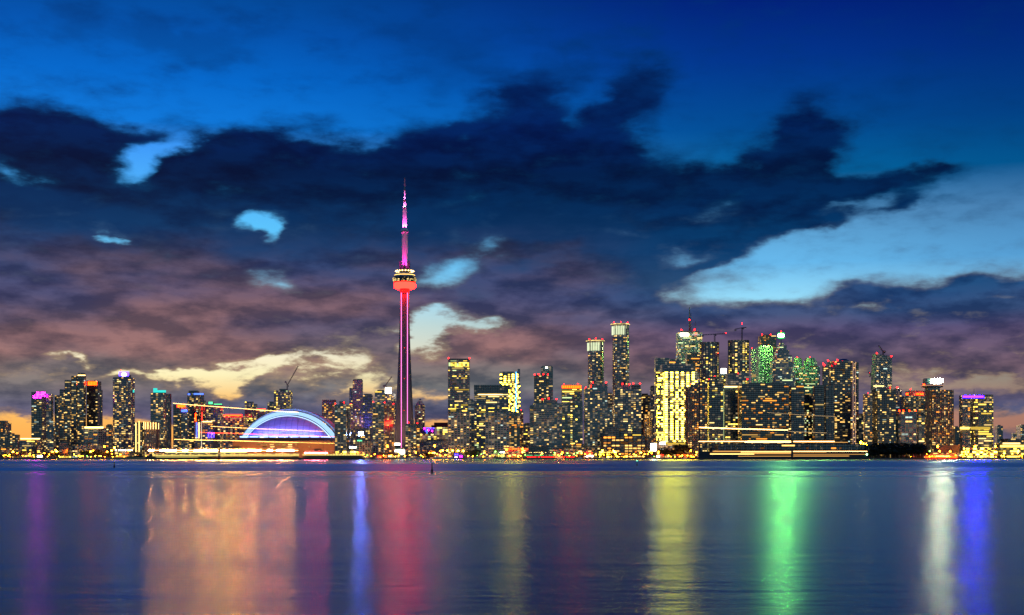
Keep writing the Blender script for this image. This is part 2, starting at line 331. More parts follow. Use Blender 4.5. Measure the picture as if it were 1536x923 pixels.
# ------------------------------------------------------------------ buildings
# style: wall material, storey, bay, ring (height share, depth, material), fins (width, depth, material), lighting mode, share of lit rooms, palette, window size share
def ST(wall, st=3.5, bay=4.6, ring=None, fins=None, mode='condo', p=0.144, pal='warm', wf=(.86, .56)):
    return dict(wall=wall, st=st, bay=bay, ring=ring, fins=fins, mode=mode, p=p, pal=pal, wf=wf)
PAL = dict(warm=['warm']*6+['cream']*4+['cool'], cream=['cream']*6+['warm']*3+['cool'], office=['cream']*3+['yellow']*4+['ygreen'], amber=['warm']*5+['amber']*3+['cream']*2,
           bright=['gold']*8+['yellow']*2, green=['green']*7+['ygreen']*3, mixed=['cream']*4+['ygreen']*3+['cool']*2+['warm']*2, magenta=['magenta'])
S = dict(
    condo=ST('navy', ring=(.24, .8, 'mid'), p=0.176), condob=ST('blackb', p=0.192, ring=(.18, .5, 'dark')), condot=ST('tealp', ring=(.26, .9, 'mid'), p=0.176),
    grid=ST('tealp', st=3.6, bay=5.2, ring=(.28, .9, 'pale'), fins=(.9, 1.0, 'pale'), p=0.208), bal=ST('teal', st=3.7, bay=4.6, ring=(.30, 1.1, 'pale'), p=0.136, pal='cream'),
    piers=ST('brown', bay=4.2, fins=(1.1, 1.0, 'brownc'), p=0.176, pal='amber'), brown=ST('brown', p=0.240, pal='amber'), pink=ST('pink', fins=(.9, .8, 'pinkc'), p=0.176, pal='amber'),
    dark=ST('black', mode='office', p=0.120, pal='amber'), darkc=ST('black', p=0.120, pal='warm'), office=ST('navy', st=3.9, mode='office', p=0.256, pal='office'),
    officet=ST('teal', st=3.9, mode='office', p=0.240, pal='office'), officep=ST('navyp', st=3.9, mode='office', p=0.272, pal='office'),
    bright=ST('bright', st=4.0, bay=4.2, mode='full', p=0.930, pal='bright', wf=(.92, .6)), hall=ST('olive', st=4.5, bay=6, mode='office', p=0.550, pal='office', wf=(.9, .6)),
    grey=ST('grey', p=0.160), purple=ST('purple', p=0.080, bay=4), plainn=ST('blackb', p=0), green=ST('green', st=3.9, bay=3.8, mode='full', p=.7, pal='green', wf=(.8, .5)),
    greenw=ST('teal', st=3.8, mode='office', p=0.550, pal='mixed'), raw=ST('concrete', st=3.6, bay=4.4, ring=(.22, .6, 'mid'), mode='cols', p=0.320, pal='office'), blank=ST('black', p=0))
RECTS = []      # every block's outline in the picture, for leaving out rooms that nearer blocks cover
JOBS = []       # (thing, block, style) whose lit rooms are added at the end

def plan_rect(w, d, yaw, cham=0.0):
    c = [(-w/2, -d/2), (w/2, -d/2), (w/2, d/2), (-w/2, d/2)] if not cham else \
        [(-w/2+cham*w, -d/2), (w/2-cham*w, -d/2), (w/2, -d/2+cham*d), (w/2, d/2-cham*d), (w/2-cham*w, d/2), (-w/2+cham*w, d/2), (-w/2, d/2-cham*d), (-w/2, -d/2+cham*d)]
    a = rad(yaw); return [(x*math.cos(a)-y*math.sin(a), x*math.sin(a)+y*math.cos(a)) for x, y in c]
def plan_round(w, d, n=20, e=2.4):
    out = []
    for i in range(n):
        t = 2*math.pi*(i+.5)/n - math.pi/2; cc, ss = math.cos(t), math.sin(t)
        out.append((w/2*math.copysign(abs(cc)**(2/e), cc), d/2*math.copysign(abs(ss)**(2/e), ss)))
    return out
def fit(x0, x1, D, depth, yaw, kind):
    tw = (x1-x0)/F*D
    if depth is None: depth = min(38.0, max(9.0, tw*.85))
    if yaw: depth = min(depth, .75*tw/abs(math.sin(rad(yaw))))
    w, cx = tw*.9, WX((x0+x1)/2, D)
    for _ in range(14):
        pl = plan_round(w, min(depth, w*1.0)) if kind == 'round' else plan_rect(w, depth, yaw, .26 if kind == 'oct' else .12 if kind == 'cham' else 0)
        my = min(p[1] for p in pl); pts = [(cx+x, D+y-my) for x, y in pl]
        q = [CX+F*x/y for x, y in pts]; lo, hi = min(q), max(q)
        w = max(2.0, w*(1+.9*((x1-x0)/(hi-lo)-1))); cx += ((x0+x1)/2-(lo+hi)/2)*D/F
    return pts
def offset(poly, o):
    n = len(poly); out = []
    for i in range(n):
        a, b, c = Vector(poly[i-1]), Vector(poly[i]), Vector(poly[(i+1) % n])
        e1, e2 = (b-a).normalized(), (c-b).normalized(); n1, n2 = Vector((e1.y, -e1.x)), Vector((e2.y, -e2.x))
        m = (n1+n2); m = m/max(.3, m.dot(n1)) if m.length > 1e-4 else n1
        out.append((b.x+m.x*o, b.y+m.y*o))
    return out
def faces_cam(a, b):
    nx, ny = b[1]-a[1], -(b[0]-a[0]); L = math.hypot(nx, ny)
    mx, my = (a[0]+b[0])/2, (a[1]+b[1])/2; R = math.hypot(mx, my)
    return (nx*-mx+ny*-my)/(L*R) > .06

def block(root, part, x0, x1, yt, yb, style, D, yaw=0, depth=None, plan='rect', slope=0.0, **over):
    """One storeyed block of a building, from photo columns x0..x1 and rows yt..yb (yb None: down to the ground)."""
    s = dict(S[style]); s.update(over)
    poly = fit(x0, x1, D, depth, yaw, plan)
    z1 = WZ(yt, D); z0 = LAND if yb is None else WZ(yb, D)
    nf = max(1, round((z1-z0)/s['st'])); sh = (z1-z0)/nf
    mb = MB(); u = 0; edges = []
    for i in range(len(poly)):
        a, b = poly[i], poly[(i+1) % len(poly)]; L = math.hypot(b[0]-a[0], b[1]-a[1]); n = max(1, round(L/s['bay']))
        ta, tb = (z1+slope*(p[0]-WX((x0+x1)/2, D)) for p in (a, b))
        mb.quad([(a[0],a[1],z0),(b[0],b[1],z0),(b[0],b[1],tb),(a[0],a[1],ta)], 0, [(u,0),(u+n,0),(u+n,nf*(tb-z0)/(z1-z0)),(u,nf*(ta-z0)/(z1-z0))])
        if faces_cam(a, b): edges.append((a, b, n, L))
        u += n+1
    mb.quad([(p[0],p[1],z1+slope*(p[0]-WX((x0+x1)/2, D))) for p in poly], 1); mb.quad([(p[0],p[1],z0) for p in reversed(poly)], 1)
    mats = [FAC[s['wall']], M['roof']]
    if s['ring']:
        h, o, mm = s['ring']; mats.append(M[mm]); k = len(mats)-1; op = offset(poly, o); n = len(poly)
        for f in range(nf):
            za = z0+f*sh; zb = za+sh*h
            for i in range(n):
                j = (i+1) % n; A, B, a, b = op[i], op[j], poly[i], poly[j]
                if not faces_cam(a, b) : continue
                mb.quad([(A[0],A[1],za),(B[0],B[1],za),(B[0],B[1],zb),(A[0],A[1],zb)], k)
                mb.quad([(A[0],A[1],zb),(B[0],B[1],zb),(b[0],b[1],zb),(a[0],a[1],zb)], k)
                mb.quad([(a[0],a[1],za),(b[0],b[1],za),(B[0],B[1],za),(A[0],A[1],za)], k)
    if s['fins']:
        fw, fo, mm = s['fins']; mats.append(M[mm]); k = len(mats)-1
        for a, b, n, L in edges:
            d = ((b[0]-a[0])/L, (b[1]-a[1])/L); nn = (d[1], -d[0])
            for c in range(n+1):
                t = min(max(c*L/n, fw/2), L-fw/2); fo2 = fo+.07
                mb.obox((a[0]+d[0]*t+nn[0]*fo2/2, a[1]+d[1]*t+nn[1]*fo2/2), d, nn, fw/2, fo2/2, z0, z1+.4, k)
    o = mb.build(part, mats, root)
    RECTS.append((x0+1.5, x1-1.5, yt+1.5, 700 if yb is None else yb, D))
    if s['p'] > 0: JOBS.append((root, edges, z0, sh, nf, s))
    return o

def panel(root, part, x0, x1, y0, y1, D, m, depth=.8):
    mb = MB(); mb.box(WX(x0,D), WX(x1,D), D-depth, D, WZ(y1,D), WZ(y0,D)); return mb.build(part, m if not isinstance(m, str) else GL.get(m) or M[m], root)
def visor(root, x0, x1, y0, y1, D, lip=1.6, t=.5):          # shield added round a lit face to stop its light spilling sideways
    a, b, c, d = WX(x0,D), WX(x1,D), WZ(y1,D), WZ(y0,D); mb = MB()
    mb.box(a-t, b+t, D-lip, D-.003, d, d+t); mb.box(a-t, b+t, D-lip, D-.003, c-t, c); mb.box(a-t, a, D-lip, D-.003, c, d); mb.box(b, b+t, D-lip, D-.003, c, d); mb.box(a-t, b+t, D+.003, D+.5, c-t, d+t); return mb.build('sign_frame', M['dark'], root)
def avi(root, pts, D, r=1.1, m='redavi'):
    r = r*.82
    for x, y in pts:
        mb = MB(); mb.octa((WX(x,D), D, WZ(y,D)), r); mb.tube((WX(x,D),D,WZ(y,D)-r*2.2), (WX(x,D),D,WZ(y,D)-r*.8), .3, n=4, mi=1)
        mb.build('aviation_light', [GL[m], M['steel']], root)
def pole(root, part, x, y0, y1, D, r=.5, m='steel', r1=None):
    mb = MB(); mb.tube((WX(x,D),D,WZ(y1,D)), (WX(x,D),D,WZ(y0,D)), r, r1); return mb.build(part, M[m] if isinstance(m, str) else m, root)
BLD = 'buildings of the waterfront skyline'
def B(name, label, x, D, cat='building', group=None):
    return thing(name, label, cat, (WX(x, D), D, LAND), group)

# ------------------------------------------------------------------ the ground and the lake
def sheet(name, x0, x1, y0, y1, z, m, kind='structure', nx=1):
    mb = MB(); mb.quad([(x0,y0,z),(x1,y0,z),(x1,y1,z),(x0,y1,z)]); o = mb.build(name, m); return tag(o, None, None, None, kind)
SHORE = 2250.0
def water_mat(gg):
    P = gg.node('ShaderNodeNewGeometry').outputs['Position']; sp = gg.node('ShaderNodeSeparateXYZ', None, Vector=P)
    X, Y = sp.outputs[0], sp.outputs[1]
    # ripples: short ones near the eye, longer swell further out
    n1 = gg.noise(gg.xyz(gg.m('MULTIPLY', X, .4), Y, 0.0), 1.5, 4, .65); n2 = gg.noise(gg.xyz(gg.m('MULTIPLY', X, .28), Y, 0.0), .36, 4, .62)
    n3 = gg.noise(gg.xyz(gg.m('MULTIPLY', X, .3), Y, 7.0), .085, 3, .55)
    far = gg.smooth(Y, 40.0, 420.0)
    h = gg.m('ADD', gg.m('MULTIPLY', n1, gg.m('MULTIPLY_ADD', far, -.34, .40)), gg.m('MULTIPLY_ADD', n3, 1.5, gg.m('MULTIPLY', n2, .55)))
    bump = gg.node('ShaderNodeBump', None, Strength=1.0, Distance=.19, Height=h)
    # long wakes and gusts lying across the lake: rougher water that looks up at the dark sky
    lg = gg.noise(gg.xyz(gg.m('MULTIPLY', X, .0011), gg.m('MULTIPLY', gg.m('LOGARITHM', Y, 2.718), 5.2), 1.3), 1.0, 3, .5)
    ang = gg.m('DIVIDE', CAMH*1000, Y)
    def band(y0, y1, soft, xa, xb, xs):
        k = gg.m('MULTIPLY', gg.smooth(Y, y0-soft*y0, y0), gg.smooth(Y, y1, y1+soft*y1, 1.0, 0.0))
        return gg.m('MULTIPLY', k, gg.m('MULTIPLY', gg.smooth(X, xa-xs, xa), gg.smooth(X, xb, xb+xs, 1.0, 0.0)))
    gust = gg.m('MAXIMUM', band(360, 420, .10, -420, 60, 120), gg.m('MAXIMUM', band(500, 640, .12, -100, 520, 120), gg.m('MAXIMUM', band(800, 1000, .1, -900, -250, 120), band(640, 1100, .2, 110, 250, 90))))
    gust = gg.m('MAXIMUM', gust, gg.smooth(lg, .54, .80, 0.0, .4))
    lnY = gg.m('LOGARITHM', gg.m('MAXIMUM', Y, 5.0), 2.718)
    # crests lie across the wind: wider spread of slopes sideways, and calmer water further out
    lx = gg.node('ShaderNodeMapRange', {'clamp': True}, _0=lnY, _1=3.3, _2=6.0, _3=math.log(.052), _4=math.log(.15)).outputs[0]
    ly = gg.node('ShaderNodeMapRange', {'clamp': True}, _0=lnY, _1=3.3, _2=6.0, _3=math.log(.046), _4=math.log(.020)).outputs[0]
    ax, ay = gg.m('EXPONENT', lx), gg.m('MULTIPLY_ADD', gust, .11, gg.m('EXPONENT', ly))
    rough = gg.m('POWER', gg.m('MULTIPLY', ax, ay), .25)
    aniso = gg.m('SUBTRACT', gg.m('SQRT', gg.m('DIVIDE', ay, ax)), 1.0)
    rough_done = gg.m('MINIMUM', aniso, 0.0)
    body = gg.node('ShaderNodeBsdfDiffuse', None, Color=(.002, .040, .062, 1))
    gl = gg.node('ShaderNodeBsdfAnisotropic', {'distribution': 'MULTI_GGX'}, Color=(.46, .70, .78, 1), Roughness=rough, Anisotropy=rough_done, Normal=bump.outputs[0], Tangent=gg.xyz(1.0, 0.0, 0.0))
    fr = gg.node('ShaderNodeFresnel', None, IOR=1.42)
    return gg.node('ShaderNodeMixShader', None, _0=fr.outputs[0], _1=body.outputs[0], _2=gl.outputs[0]).outputs[0]
M['water'] = mat('lake_water', water_mat)
M['asphalt'] = plain('asphalt_ground', (.05, .05, .05), .9)
M['quay'] = plain('quay_concrete', (.16, .15, .14), .9, .4, .3)
sheet('water', -9000, 9000, -800, SHORE+2, 0.0, M['water'])
sheet('ground', -22000, 22000, SHORE+1.2, 42000, LAND, M['asphalt'])
mb = MB(); mb.box(-9000, 9000, SHORE, SHORE+1.2, -2, LAND+.35); tag(mb.build('quay', M['quay']), None, None, None, 'structure')
mb = MB(); hx = -9000
rng = random.Random(3)
top = []
for i in range(73): top.append((-9000+250*i, 60*abs(math.sin(i*.7))*.5+rng.uniform(8, 34)))
for (xa, za), (xb, zb) in zip(top, top[1:]):
    mb.quad([(xa,16000,LAND),(xb,16000,LAND),(xb,16600,LAND+zb),(xa,16600,LAND+za)]); mb.quad([(xa,16600,LAND+za),(xb,16600,LAND+zb),(xb,18500,LAND),(xa,18500,LAND)])
tag(mb.build('hills', plain('far_wooded_rise', (.03, .04, .035), .95)), None, None, None, 'structure')

# ------------------------------------------------------------------ west end
r = B('brown_block', 'small brown apartment block at the far left edge of the skyline', 8, 2900)
block(r, 'wall', -14, 17, 634, None, 'brown', 2900); block(r, 'penthouse', -4, 12, 631, 634, 'blank', 2906)
r = B('low_brown_block', 'low brown block left of the tower with the magenta crown', 18, 2560)
block(r, 'wall', 7, 30, 652, None, 'brown', 2560, yaw=10); block(r, 'penthouse', 12, 22, 650, 652, 'blank', 2572)
r = B('glass_hall', 'low dark glass hall with a string of warm roof lights, beneath the magenta crown tower', 42, 2330)
block(r, 'wall', 29, 55, 661, None, 'office', 2330, p=.12); panel(r, 'roof_light', 31, 60, 657.6, 659, 2338, 'roofline'); block(r, 'annex', 55, 63, 659.5, None, 'brown', 2340)
r = B('magenta_crown_tower', 'dark apartment tower with a glowing magenta crown', 62, 2700)
block(r, 'tower_block', 47, 69, 598, None, 'condob', 2700); block(r, 'side_block', 69, 80, 591, None, 'condo', 2706); block(r, 'crown', 47, 69, 588, 598, 'plainn', 2700.4)
rg = random.Random(5)
for ix in range(9):
    for iy in range(4):
        if rg.random() < .62: panel(r, 'crown_lamp', 48+ix*2.3, 49.7+ix*2.3, 588.8+iy*2.3, 590.5+iy*2.3, 2700, 'magenta')
block(r, 'annex', 71, 84, 632, None, 'condo', 2640)
r = B('stepped_tower', 'broad dark apartment tower climbing in five steps to a warm lit top', 108, 2720)
for i, (a, b, t) in enumerate(((82, 90, 593), (89.5, 98, 584), (97, 108, 570), (107, 117, 564), (116, 129, 562))): block(r, 'tower_block', a, b, t, None, 'condob', 2720-i*1.5, p=.24)
block(r, 'penthouse', 117, 128, 559.5, 562, 'blank', 2726); panel(r, 'roof_light', 117, 128, 562.6, 563.8, 2713, 'roofline')
r = B('orange_crown_tower', 'black apartment tower with orange stripes under its flat roof', 141, 2760)
block(r, 'tower_block', 130, 152, 571.5, None, 'darkc', 2760, mode='condo', p=.13); block(r, 'side_block', 150, 154, 585, None, 'darkc', 2764)
for i in range(6): panel(r, 'crown_lamp', 132+i*2.3, 133.6+i*2.3, 572.4, 578.2, 2759.6, 'orange')
r = B('mid_rise_frame_block', 'mid rise block framed in pale columns under a bright warm roofline', 143, 2480)
block(r, 'wall', 126, 159, 642, None, 'grid', 2480, yaw=-8, bay=9, p=.25, pal='amber'); panel(r, 'roof_light', 127, 155, 640.3, 642.6, 2477, 'roofline')
r = B('dark_blue_block', 'low plain dark blue block near the shore left of the park trees', 97, 2310)
block(r, 'wall', 88, 107, 664, None, 'plainn', 2310, p=.05); block(r, 'penthouse', 92, 101, 662.6, 664, 'blank', 2320)
r = B('gridded_low_block', 'low glass block with pale gridded bays behind the park trees', 126, 2340)
block(r, 'wall', 108, 144, 667, None, 'grid', 2340, p=.2, pal='cream'); block(r, 'penthouse', 114, 137, 663.5, 667, 'blank', 2346)
r = B('small_brown_tower', 'small brown block squeezed against the violet crowned tower', 164, 2600)
block(r, 'wall', 159, 170, 638, None, 'brown', 2600, p=.2); block(r, 'penthouse', 161, 168, 636.5, 638, 'blank', 2606)
r = B('violet_crown_tower', 'tall speckled apartment tower with a violet white crown', 186, 2660)
block(r, 'tower_block', 169.5, 202, 566, None, 'condo', 2660, plan='cham', wall='purple', p=.30); block(r, 'penthouse', 179, 197, 562, 566, 'blank', 2668)
panel(r, 'crown_lamp', 179, 193, 558, 564.4, 2666, 'violet'); panel(r, 'crown_lamp', 183, 189, 560, 564, 2665, 'white'); avi(r, [(181, 556)], 2668); panel(r, 'sign', 199.4, 201.6, 585, 589, 2656, 'cyan')
block(r, 'podium', 166, 206, 672, None, 'hall', 2610, pal='amber')
r = B('striped_condo_block', 'lower apartment block with glowing white vertical stripes and a pink stone wing', 220, 2420)
block(r, 'wall', 201, 217, 633.5, None, 'darkc', 2420, p=.25); block(r, 'wing', 216.5, 239, 634, None, 'pink', 2424, p=.22)
for x, a in ((204, 634), (208.7, 632), (215.8, 633), (218.5, 634), (222, 633.5), (226, 634), (230, 633.5), (234, 634), (238, 635)): panel(r, 'light_stripe', x-.25, x+.25, a, 678 if x < 212 else 644, 2417, 'roofline')
r = B('cyan_crown_tower', 'apartment tower with a bright cyan crown and a pinkish right flank', 241, 2680)
block(r, 'tower_block', 226, 250, 590, None, 'condot', 2680, p=.28, wall='tealp'); block(r, 'flank', 249.5, 256.5, 591, None, 'pink', 2683, p=.12); block(r, 'crown', 230, 249, 587, 590, 'blank', 2688)
panel(r, 'crown_lamp', 230, 249, 585.5, 589, 2687, 'cyan'); panel(r, 'crown_lamp', 230, 236, 582.5, 585.4, 2687, 'cyan')
r = B('orange_sign_tower', 'dark tower with an orange rooftop panel and a small blue sign', 271, 2620)
block(r, 'tower_block', 260, 272, 607, None, 'condob', 2620); block(r, 'side_block', 271.6, 283, 611, None, 'condot', 2624); panel(r, 'crown_lamp', 266, 278, 607.5, 611, 2619, 'orange'); panel(r, 'sign', 272, 281, 615, 618, 2620, 'blue')
r = B('blue_crown_tower', 'dark tower stepping down to the right under blue crown lights', 294, 2700)
block(r, 'tower_block', 281, 301, 590, None, 'condob', 2700, p=.26); block(r, 'penthouse', 283, 299, 586, 590, 'blank', 2706); block(r, 'side_block', 300.6, 306, 593, None, 'condob', 2703); block(r, 'lower_side_block', 305.6, 309, 601, None, 'condob', 2705)
panel(r, 'crown_lamp', 282, 285, 590.5, 592.6, 2699, 'blue'); panel(r, 'crown_lamp', 291, 305, 590.2, 592.2, 2698.6, 'blue')
r = B('green_roof_tower', 'apartment block with a green rooftop glow right of the blue crowned tower', 321, 2740)
block(r, 'tower_block', 306, 335, 607, None, 'condo', 2740, wall='purple', p=.3); block(r, 'penthouse', 312, 321, 603, 607, 'blank', 2746); panel(r, 'roof_light', 313, 319, 603, 606.4, 2745, 'greenroof'); panel(r, 'roof_light', 321, 333, 606, 607, 2738, 'greenroof')
r = B('stage_front_building', 'mid rise front with red blue and violet vertical light strips', 306, 2440)
block(r, 'wall', 292, 326, 633, None, 'pink', 2440, wall='purple', p=.3); panel(r, 'roof_light', 304, 318, 632, 633.4, 2437, 'roofline')
for x, y0, y1, m in ((293.5, 620, 632, 'orange'), (295, 634, 657, 'blue'), (303, 619, 630, 'deepred'), (298.6, 634, 656, 'roofline'), (313, 650, 656, 'violet'), (317, 650, 656, 'violet'), (321, 650, 656, 'violet')): panel(r, 'light_stripe', x-.6, x+.6, y0, y1, 2437, m)
r = B('red_roofline_block', 'long low block with a glowing red orange roofline left of the blue dome', 351, 2900)
block(r, 'wall', 335, 371, 624, None, 'officep', 2900, p=.5, pal='amber', mode='condo'); panel(r, 'roof_light', 336, 363, 622, 624.4, 2896, 'deepred'); panel(r, 'roof_light', 337, 362, 622.6, 623.6, 2894, 'orange')
r = B('two_level_block', 'dark two level block behind the left end of the blue dome', 381, 2960)
block(r, 'tower_block', 367, 381, 602.5, None, 'officet', 2960); block(r, 'side_block', 380.6, 386, 606, None, 'officet', 2962); block(r, 'wing', 385.6, 398, 613, None, 'office', 2964); panel(r, 'roof_light', 386, 398, 613.6, 615, 2960, 'deepred')
r = B('unfinished_dome_tower', 'unfinished concrete tower with yellow work lights above the blue dome', 424, 3050)
block(r, 'tower_block', 411, 438.5, 586, None, 'raw', 3050); block(r, 'core', 419, 431, 583.5, 586, 'blank', 3062)
r = B('grey_teal_block', 'plain grey teal block beside the unfinished tower over the dome', 406, 3100)
block(r, 'wall', 401, 412.5, 604, None, 'officet', 3100, p=.05); block(r, 'penthouse', 404, 411, 602.5, 604, 'blank', 3108)
r = B('banded_brown_tower', 'brown tower with a dark banded top at the right end of the dome', 493, 2860)
block(r, 'tower_block', 483, 504, 603, None, 'brown', 2860, p=.4); block(r, 'crown', 483.5, 503.5, 600, 603, 'piers', 2860.6, p=0)
r = B('green_grey_condo', 'green grey apartment tower cutting off the right end of the blue dome', 514, 2400)
block(r, 'tower_block', 502, 521, 607, None, 'condot', 2400, wall='tealp', p=.28); block(r, 'side_block', 520.6, 526, 607.5, None, 'brown', 2402, p=.12); block(r, 'penthouse', 509, 518, 602, 607, 'blank', 2408, wall='teal'); avi(r, [(503, 605.5), (516, 604), (526, 606)], 2406)
r = B('mauve_slab_tower', 'slim mauve tower with a dense window grid between two dark towers', 535, 2950)
block(r, 'tower_block', 529, 544.5, 570, None, 'purple', 2950); block(r, 'side_block', 524, 529.6, 582, None, 'office', 2954, p=.15); block(r, 'podium', 526, 547, 622, None, 'pink', 2900, p=.6, pal='cream'); block(r, 'penthouse', 530, 543.5, 568.6, 570, 'blank', 2956)
r = B('navy_slab_tower', 'plain dark navy tower right of the slim mauve tower', 551, 2900)
block(r, 'tower_block', 544, 559.5, 593, None, 'condob', 2900, p=.12); block(r, 'penthouse', 546, 558, 591, 593, 'blank', 2906)
r = B('white_sign_tower', 'glass office tower carrying a square white sign left of the tall needle tower', 574, 2760)
block(r, 'tower_block', 562, 578, 587, None, 'officet', 2760); block(r, 'side_block', 577.6, 587.5, 590, None, 'grey', 2762, p=.3); panel(r, 'sign', 578, 587, 581.5, 590, 2762, 'white'); block(r, 'penthouse', 566, 577, 585, 587, 'blank', 2768)
r = B('teal_back_tower', 'narrow dark teal tower directly against the left edge of the needle tower', 590, 2860)
block(r, 'tower_block', 585, 594, 592, None, 'condot', 2860, p=.2); block(r, 'penthouse', 587, 592, 590.5, 592, 'blank', 2866)
r = B('red_sign_condo', 'front apartment pair with one small glowing red sign', 575, 2360)
block(r, 'tower_block', 559, 577, 605, None, 'condot', 2360, wall='tealp', p=.26); block(r, 'wing', 576.6, 592, 607, None, 'brown', 2364, p=.3); panel(r, 'sign', 578, 587, 633, 637.5, 2360, 'deepred'); avi(r, [(560, 603), (577, 604), (590, 606)], 2362)
r = B('floodlight_building', 'pale building front with a dazzling blue white floodlight', 541, 2480)
block(r, 'wall', 526, 562, 643, None, 'pink', 2480, wall='purple', p=.4, pal='cream'); panel(r, 'floodlight', 538, 545, 648.5, 653.5, 2477, 'bluehot', .3); visor(r, 538, 545, 648.5, 653.5, 2477, 3.0)
r = B('teal_terminal', 'low dark teal block with a green roof edge on the quay', 546, 2290)
block(r, 'wall', 535, 557, 662, None, 'condot', 2290, p=.12); panel(r, 'roof_light', 536, 543, 660.3, 662, 2288, 'greenroof'); block(r, 'penthouse', 547, 555, 659, 662, 'blank', 2296)
r = B('needle_foot_condo', 'green grey apartment tower standing before the right foot of the needle tower', 619, 2440)
block(r, 'tower_block', 608, 625, 636, None, 'condot', 2440, wall='tealp', p=.26); block(r, 'side_block', 624.6, 630.5, 636.5, None, 'brown', 2443, p=.3); block(r, 'penthouse', 614, 621, 629.5, 636, 'blank', 2448, wall='teal'); avi(r, [(613, 634), (626, 635)], 2446)
r = B('peaked_tower', 'grey tower with a pointed glass peak right of the needle tower', 630, 3000)
block(r, 'tower_block', 622, 637.5, 608, None, 'grey', 3000, p=.25, depth=22)
mb = MB(); bx = [(WX(623,3000), 3000), (WX(636.5,3000), 3000), (WX(636.5,3000), 3020), (WX(623,3000), 3020)]; za = WZ(608, 3000); ap = (WX(630,3000), 3008, WZ(597,3000))
for i in range(4): a, b = bx[i], bx[(i+1) % 4]; mb.quad([(a[0],a[1],za+.1),(b[0],b[1],za+.1),ap], 0, [(0,0),(4,0),(2,6)])
mb.build('glass_peak', FAC['tealp'], r)
r = B('dark_roof_hall', 'wide hall with a humped dark roof above cream lit storeys', 660, 2900)
block(r, 'wall', 655, 690, 641, None, 'hall', 2900, p=.85, wall='bright'); mb = MB(); D = 2905
mb.prism([(WX(647,D),D),(WX(695,D),D),(WX(695,D),D+40),(WX(647,D),D+40)], WZ(641,D), WZ(638,D), 0, 0)
mb.prism([(WX(651,D),D+2),(WX(695,D),D+2),(WX(695,D),D+38),(WX(651,D),D+38)], WZ(638,D), WZ(634,D), 0, 0); mb.build('roof', M['roof'], r)
r = B('arena_block', 'dark low block dotted with violet lights right of the needle tower', 640, 2940)
block(r, 'wall', 628, 652, 642, None, 'plainn', 2940); rg = random.Random(8)
for i in range(8): x = 636+i*1.9; y = 642+rg.uniform(-1, 4); panel(r, 'facade_lamp', x, x+1.4, y, y+1.6, 2937, 'violet' if i % 3 else 'magenta')
panel(r, 'light_stripe', 640.2, 640.8, 644, 657, 2937, 'skyblue')
r = B('lit_terrace_block', 'low block with bright cream terraces behind the needle tower foot', 643, 2700)
block(r, 'wall', 629, 656, 651, None, 'hall', 2700, p=.8, wall='pink', mode='full')
r = B('pinkish_hall', 'broad windowless pinkish hall below the humped roof', 655, 2560)
block(r, 'wall', 628, 690, 660.5, None, 'pink', 2560, p=0, fins=None, wall='purple'); panel(r, 'roof', 627, 691, 659.5, 660.6, 2558, 'roof')
r = B('dark_glass_tower', 'tall dark glass tower with yellow and white lit bands near the top', 688, 2800)
block(r, 'tower_block', 672, 705, 540.5, None, 'officet', 2800, p=.24); block(r, 'crown', 672.4, 704.6, 538, 540.5, 'blank', 2801); avi(r, [(673, 537.5), (704, 537.5)], 2800, 1.8)
for i in range(10): panel(r, 'lit_band', 673+i*3.1, 675.6+i*3.1, 544+(i % 3)*1.2, 549.4, 2799.4, 'yellow' if i % 4 else 'ygreen')
panel(r, 'lit_band', 678, 696, 551.6, 554, 2799.4, 'cream')
r = B('white_grid_condo', 'pale gridded apartment slab at the foot of the dark glass tower', 690, 2380)
block(r, 'tower_block', 672, 705, 618, None, 'grid', 2380, p=.25); block(r, 'penthouse', 684, 693, 613, 618, 'blank', 2388)
r = B('grey_corner_condo', 'narrow grey green apartment tower tucked behind the pale gridded slab', 708, 2500)
block(r, 'tower_block', 702, 711.5, 601, None, 'condot', 2500, p=.3); block(r, 'penthouse', 704, 710, 599, 601, 'blank', 2506)
r = B('black_cap_office', 'wide dark office block with a black cap and ribbons of lit windows', 737, 2700)
block(r, 'tower_block', 711.5, 763, 591, None, 'office', 2700, p=.4); block(r, 'crown', 711, 763.5, 577.5, 591, 'plainn', 2699); panel(r, 'lit_band', 717, 754, 591.4, 592.6, 2698, 'roofline')
r = B('balcony_grid_condo', 'pale balcony grid apartment slab before the black capped office', 746, 2370)
block(r, 'tower_block', 728, 764, 618, None, 'grid', 2370, p=.22); block(r, 'penthouse', 741, 749, 612.5, 618, 'blank', 2378)
r = B('brown_front_condo', 'brownish apartment tower between the pale balcony slab and the blue light spine', 770, 2400)
block(r, 'tower_block', 762.5, 780, 619, None, 'brown', 2400, p=.5, wall='olive'); block(r, 'penthouse', 765, 776, 617.6, 619, 'blank', 2406)
r = B('blue_spine_tower', 'brightly lit yellow office tower with a blue light spine and a fin', 765, 2760)
block(r, 'tower_block', 750, 780, 561, None, 'bright', 2760, p=.85, mode='full', pal='bright', wall='olive'); block(r, 'crown', 750.4, 777, 557.5, 561, 'blank', 2762, wall='teal')
panel(r, 'light_spine', 773.4, 775.0, 558, 638, 2757, 'skyblue')
mb = MB(); D = 2761; mb.prism([(WX(776.4,D),D),(WX(780.2,D),D),(WX(780.2,D),D+14),(WX(776.4,D),D+14)], WZ(561,D), WZ(553.5,D)); mb.build('fin', FAC['navy'], r)
r = B('thin_side_tower', 'thin warm lit tower clinging to the right of the blue spine tower', 781, 2820)
block(r, 'tower_block', 776, 785, 617, None, 'brown', 2820, p=.45); block(r, 'penthouse', 778, 784, 615.5, 617, 'blank', 2826); avi(r, [(782, 615)], 2819)
r = B('dark_gap_block', 'short dark block in the gap right of the blue spine tower', 791, 2860)
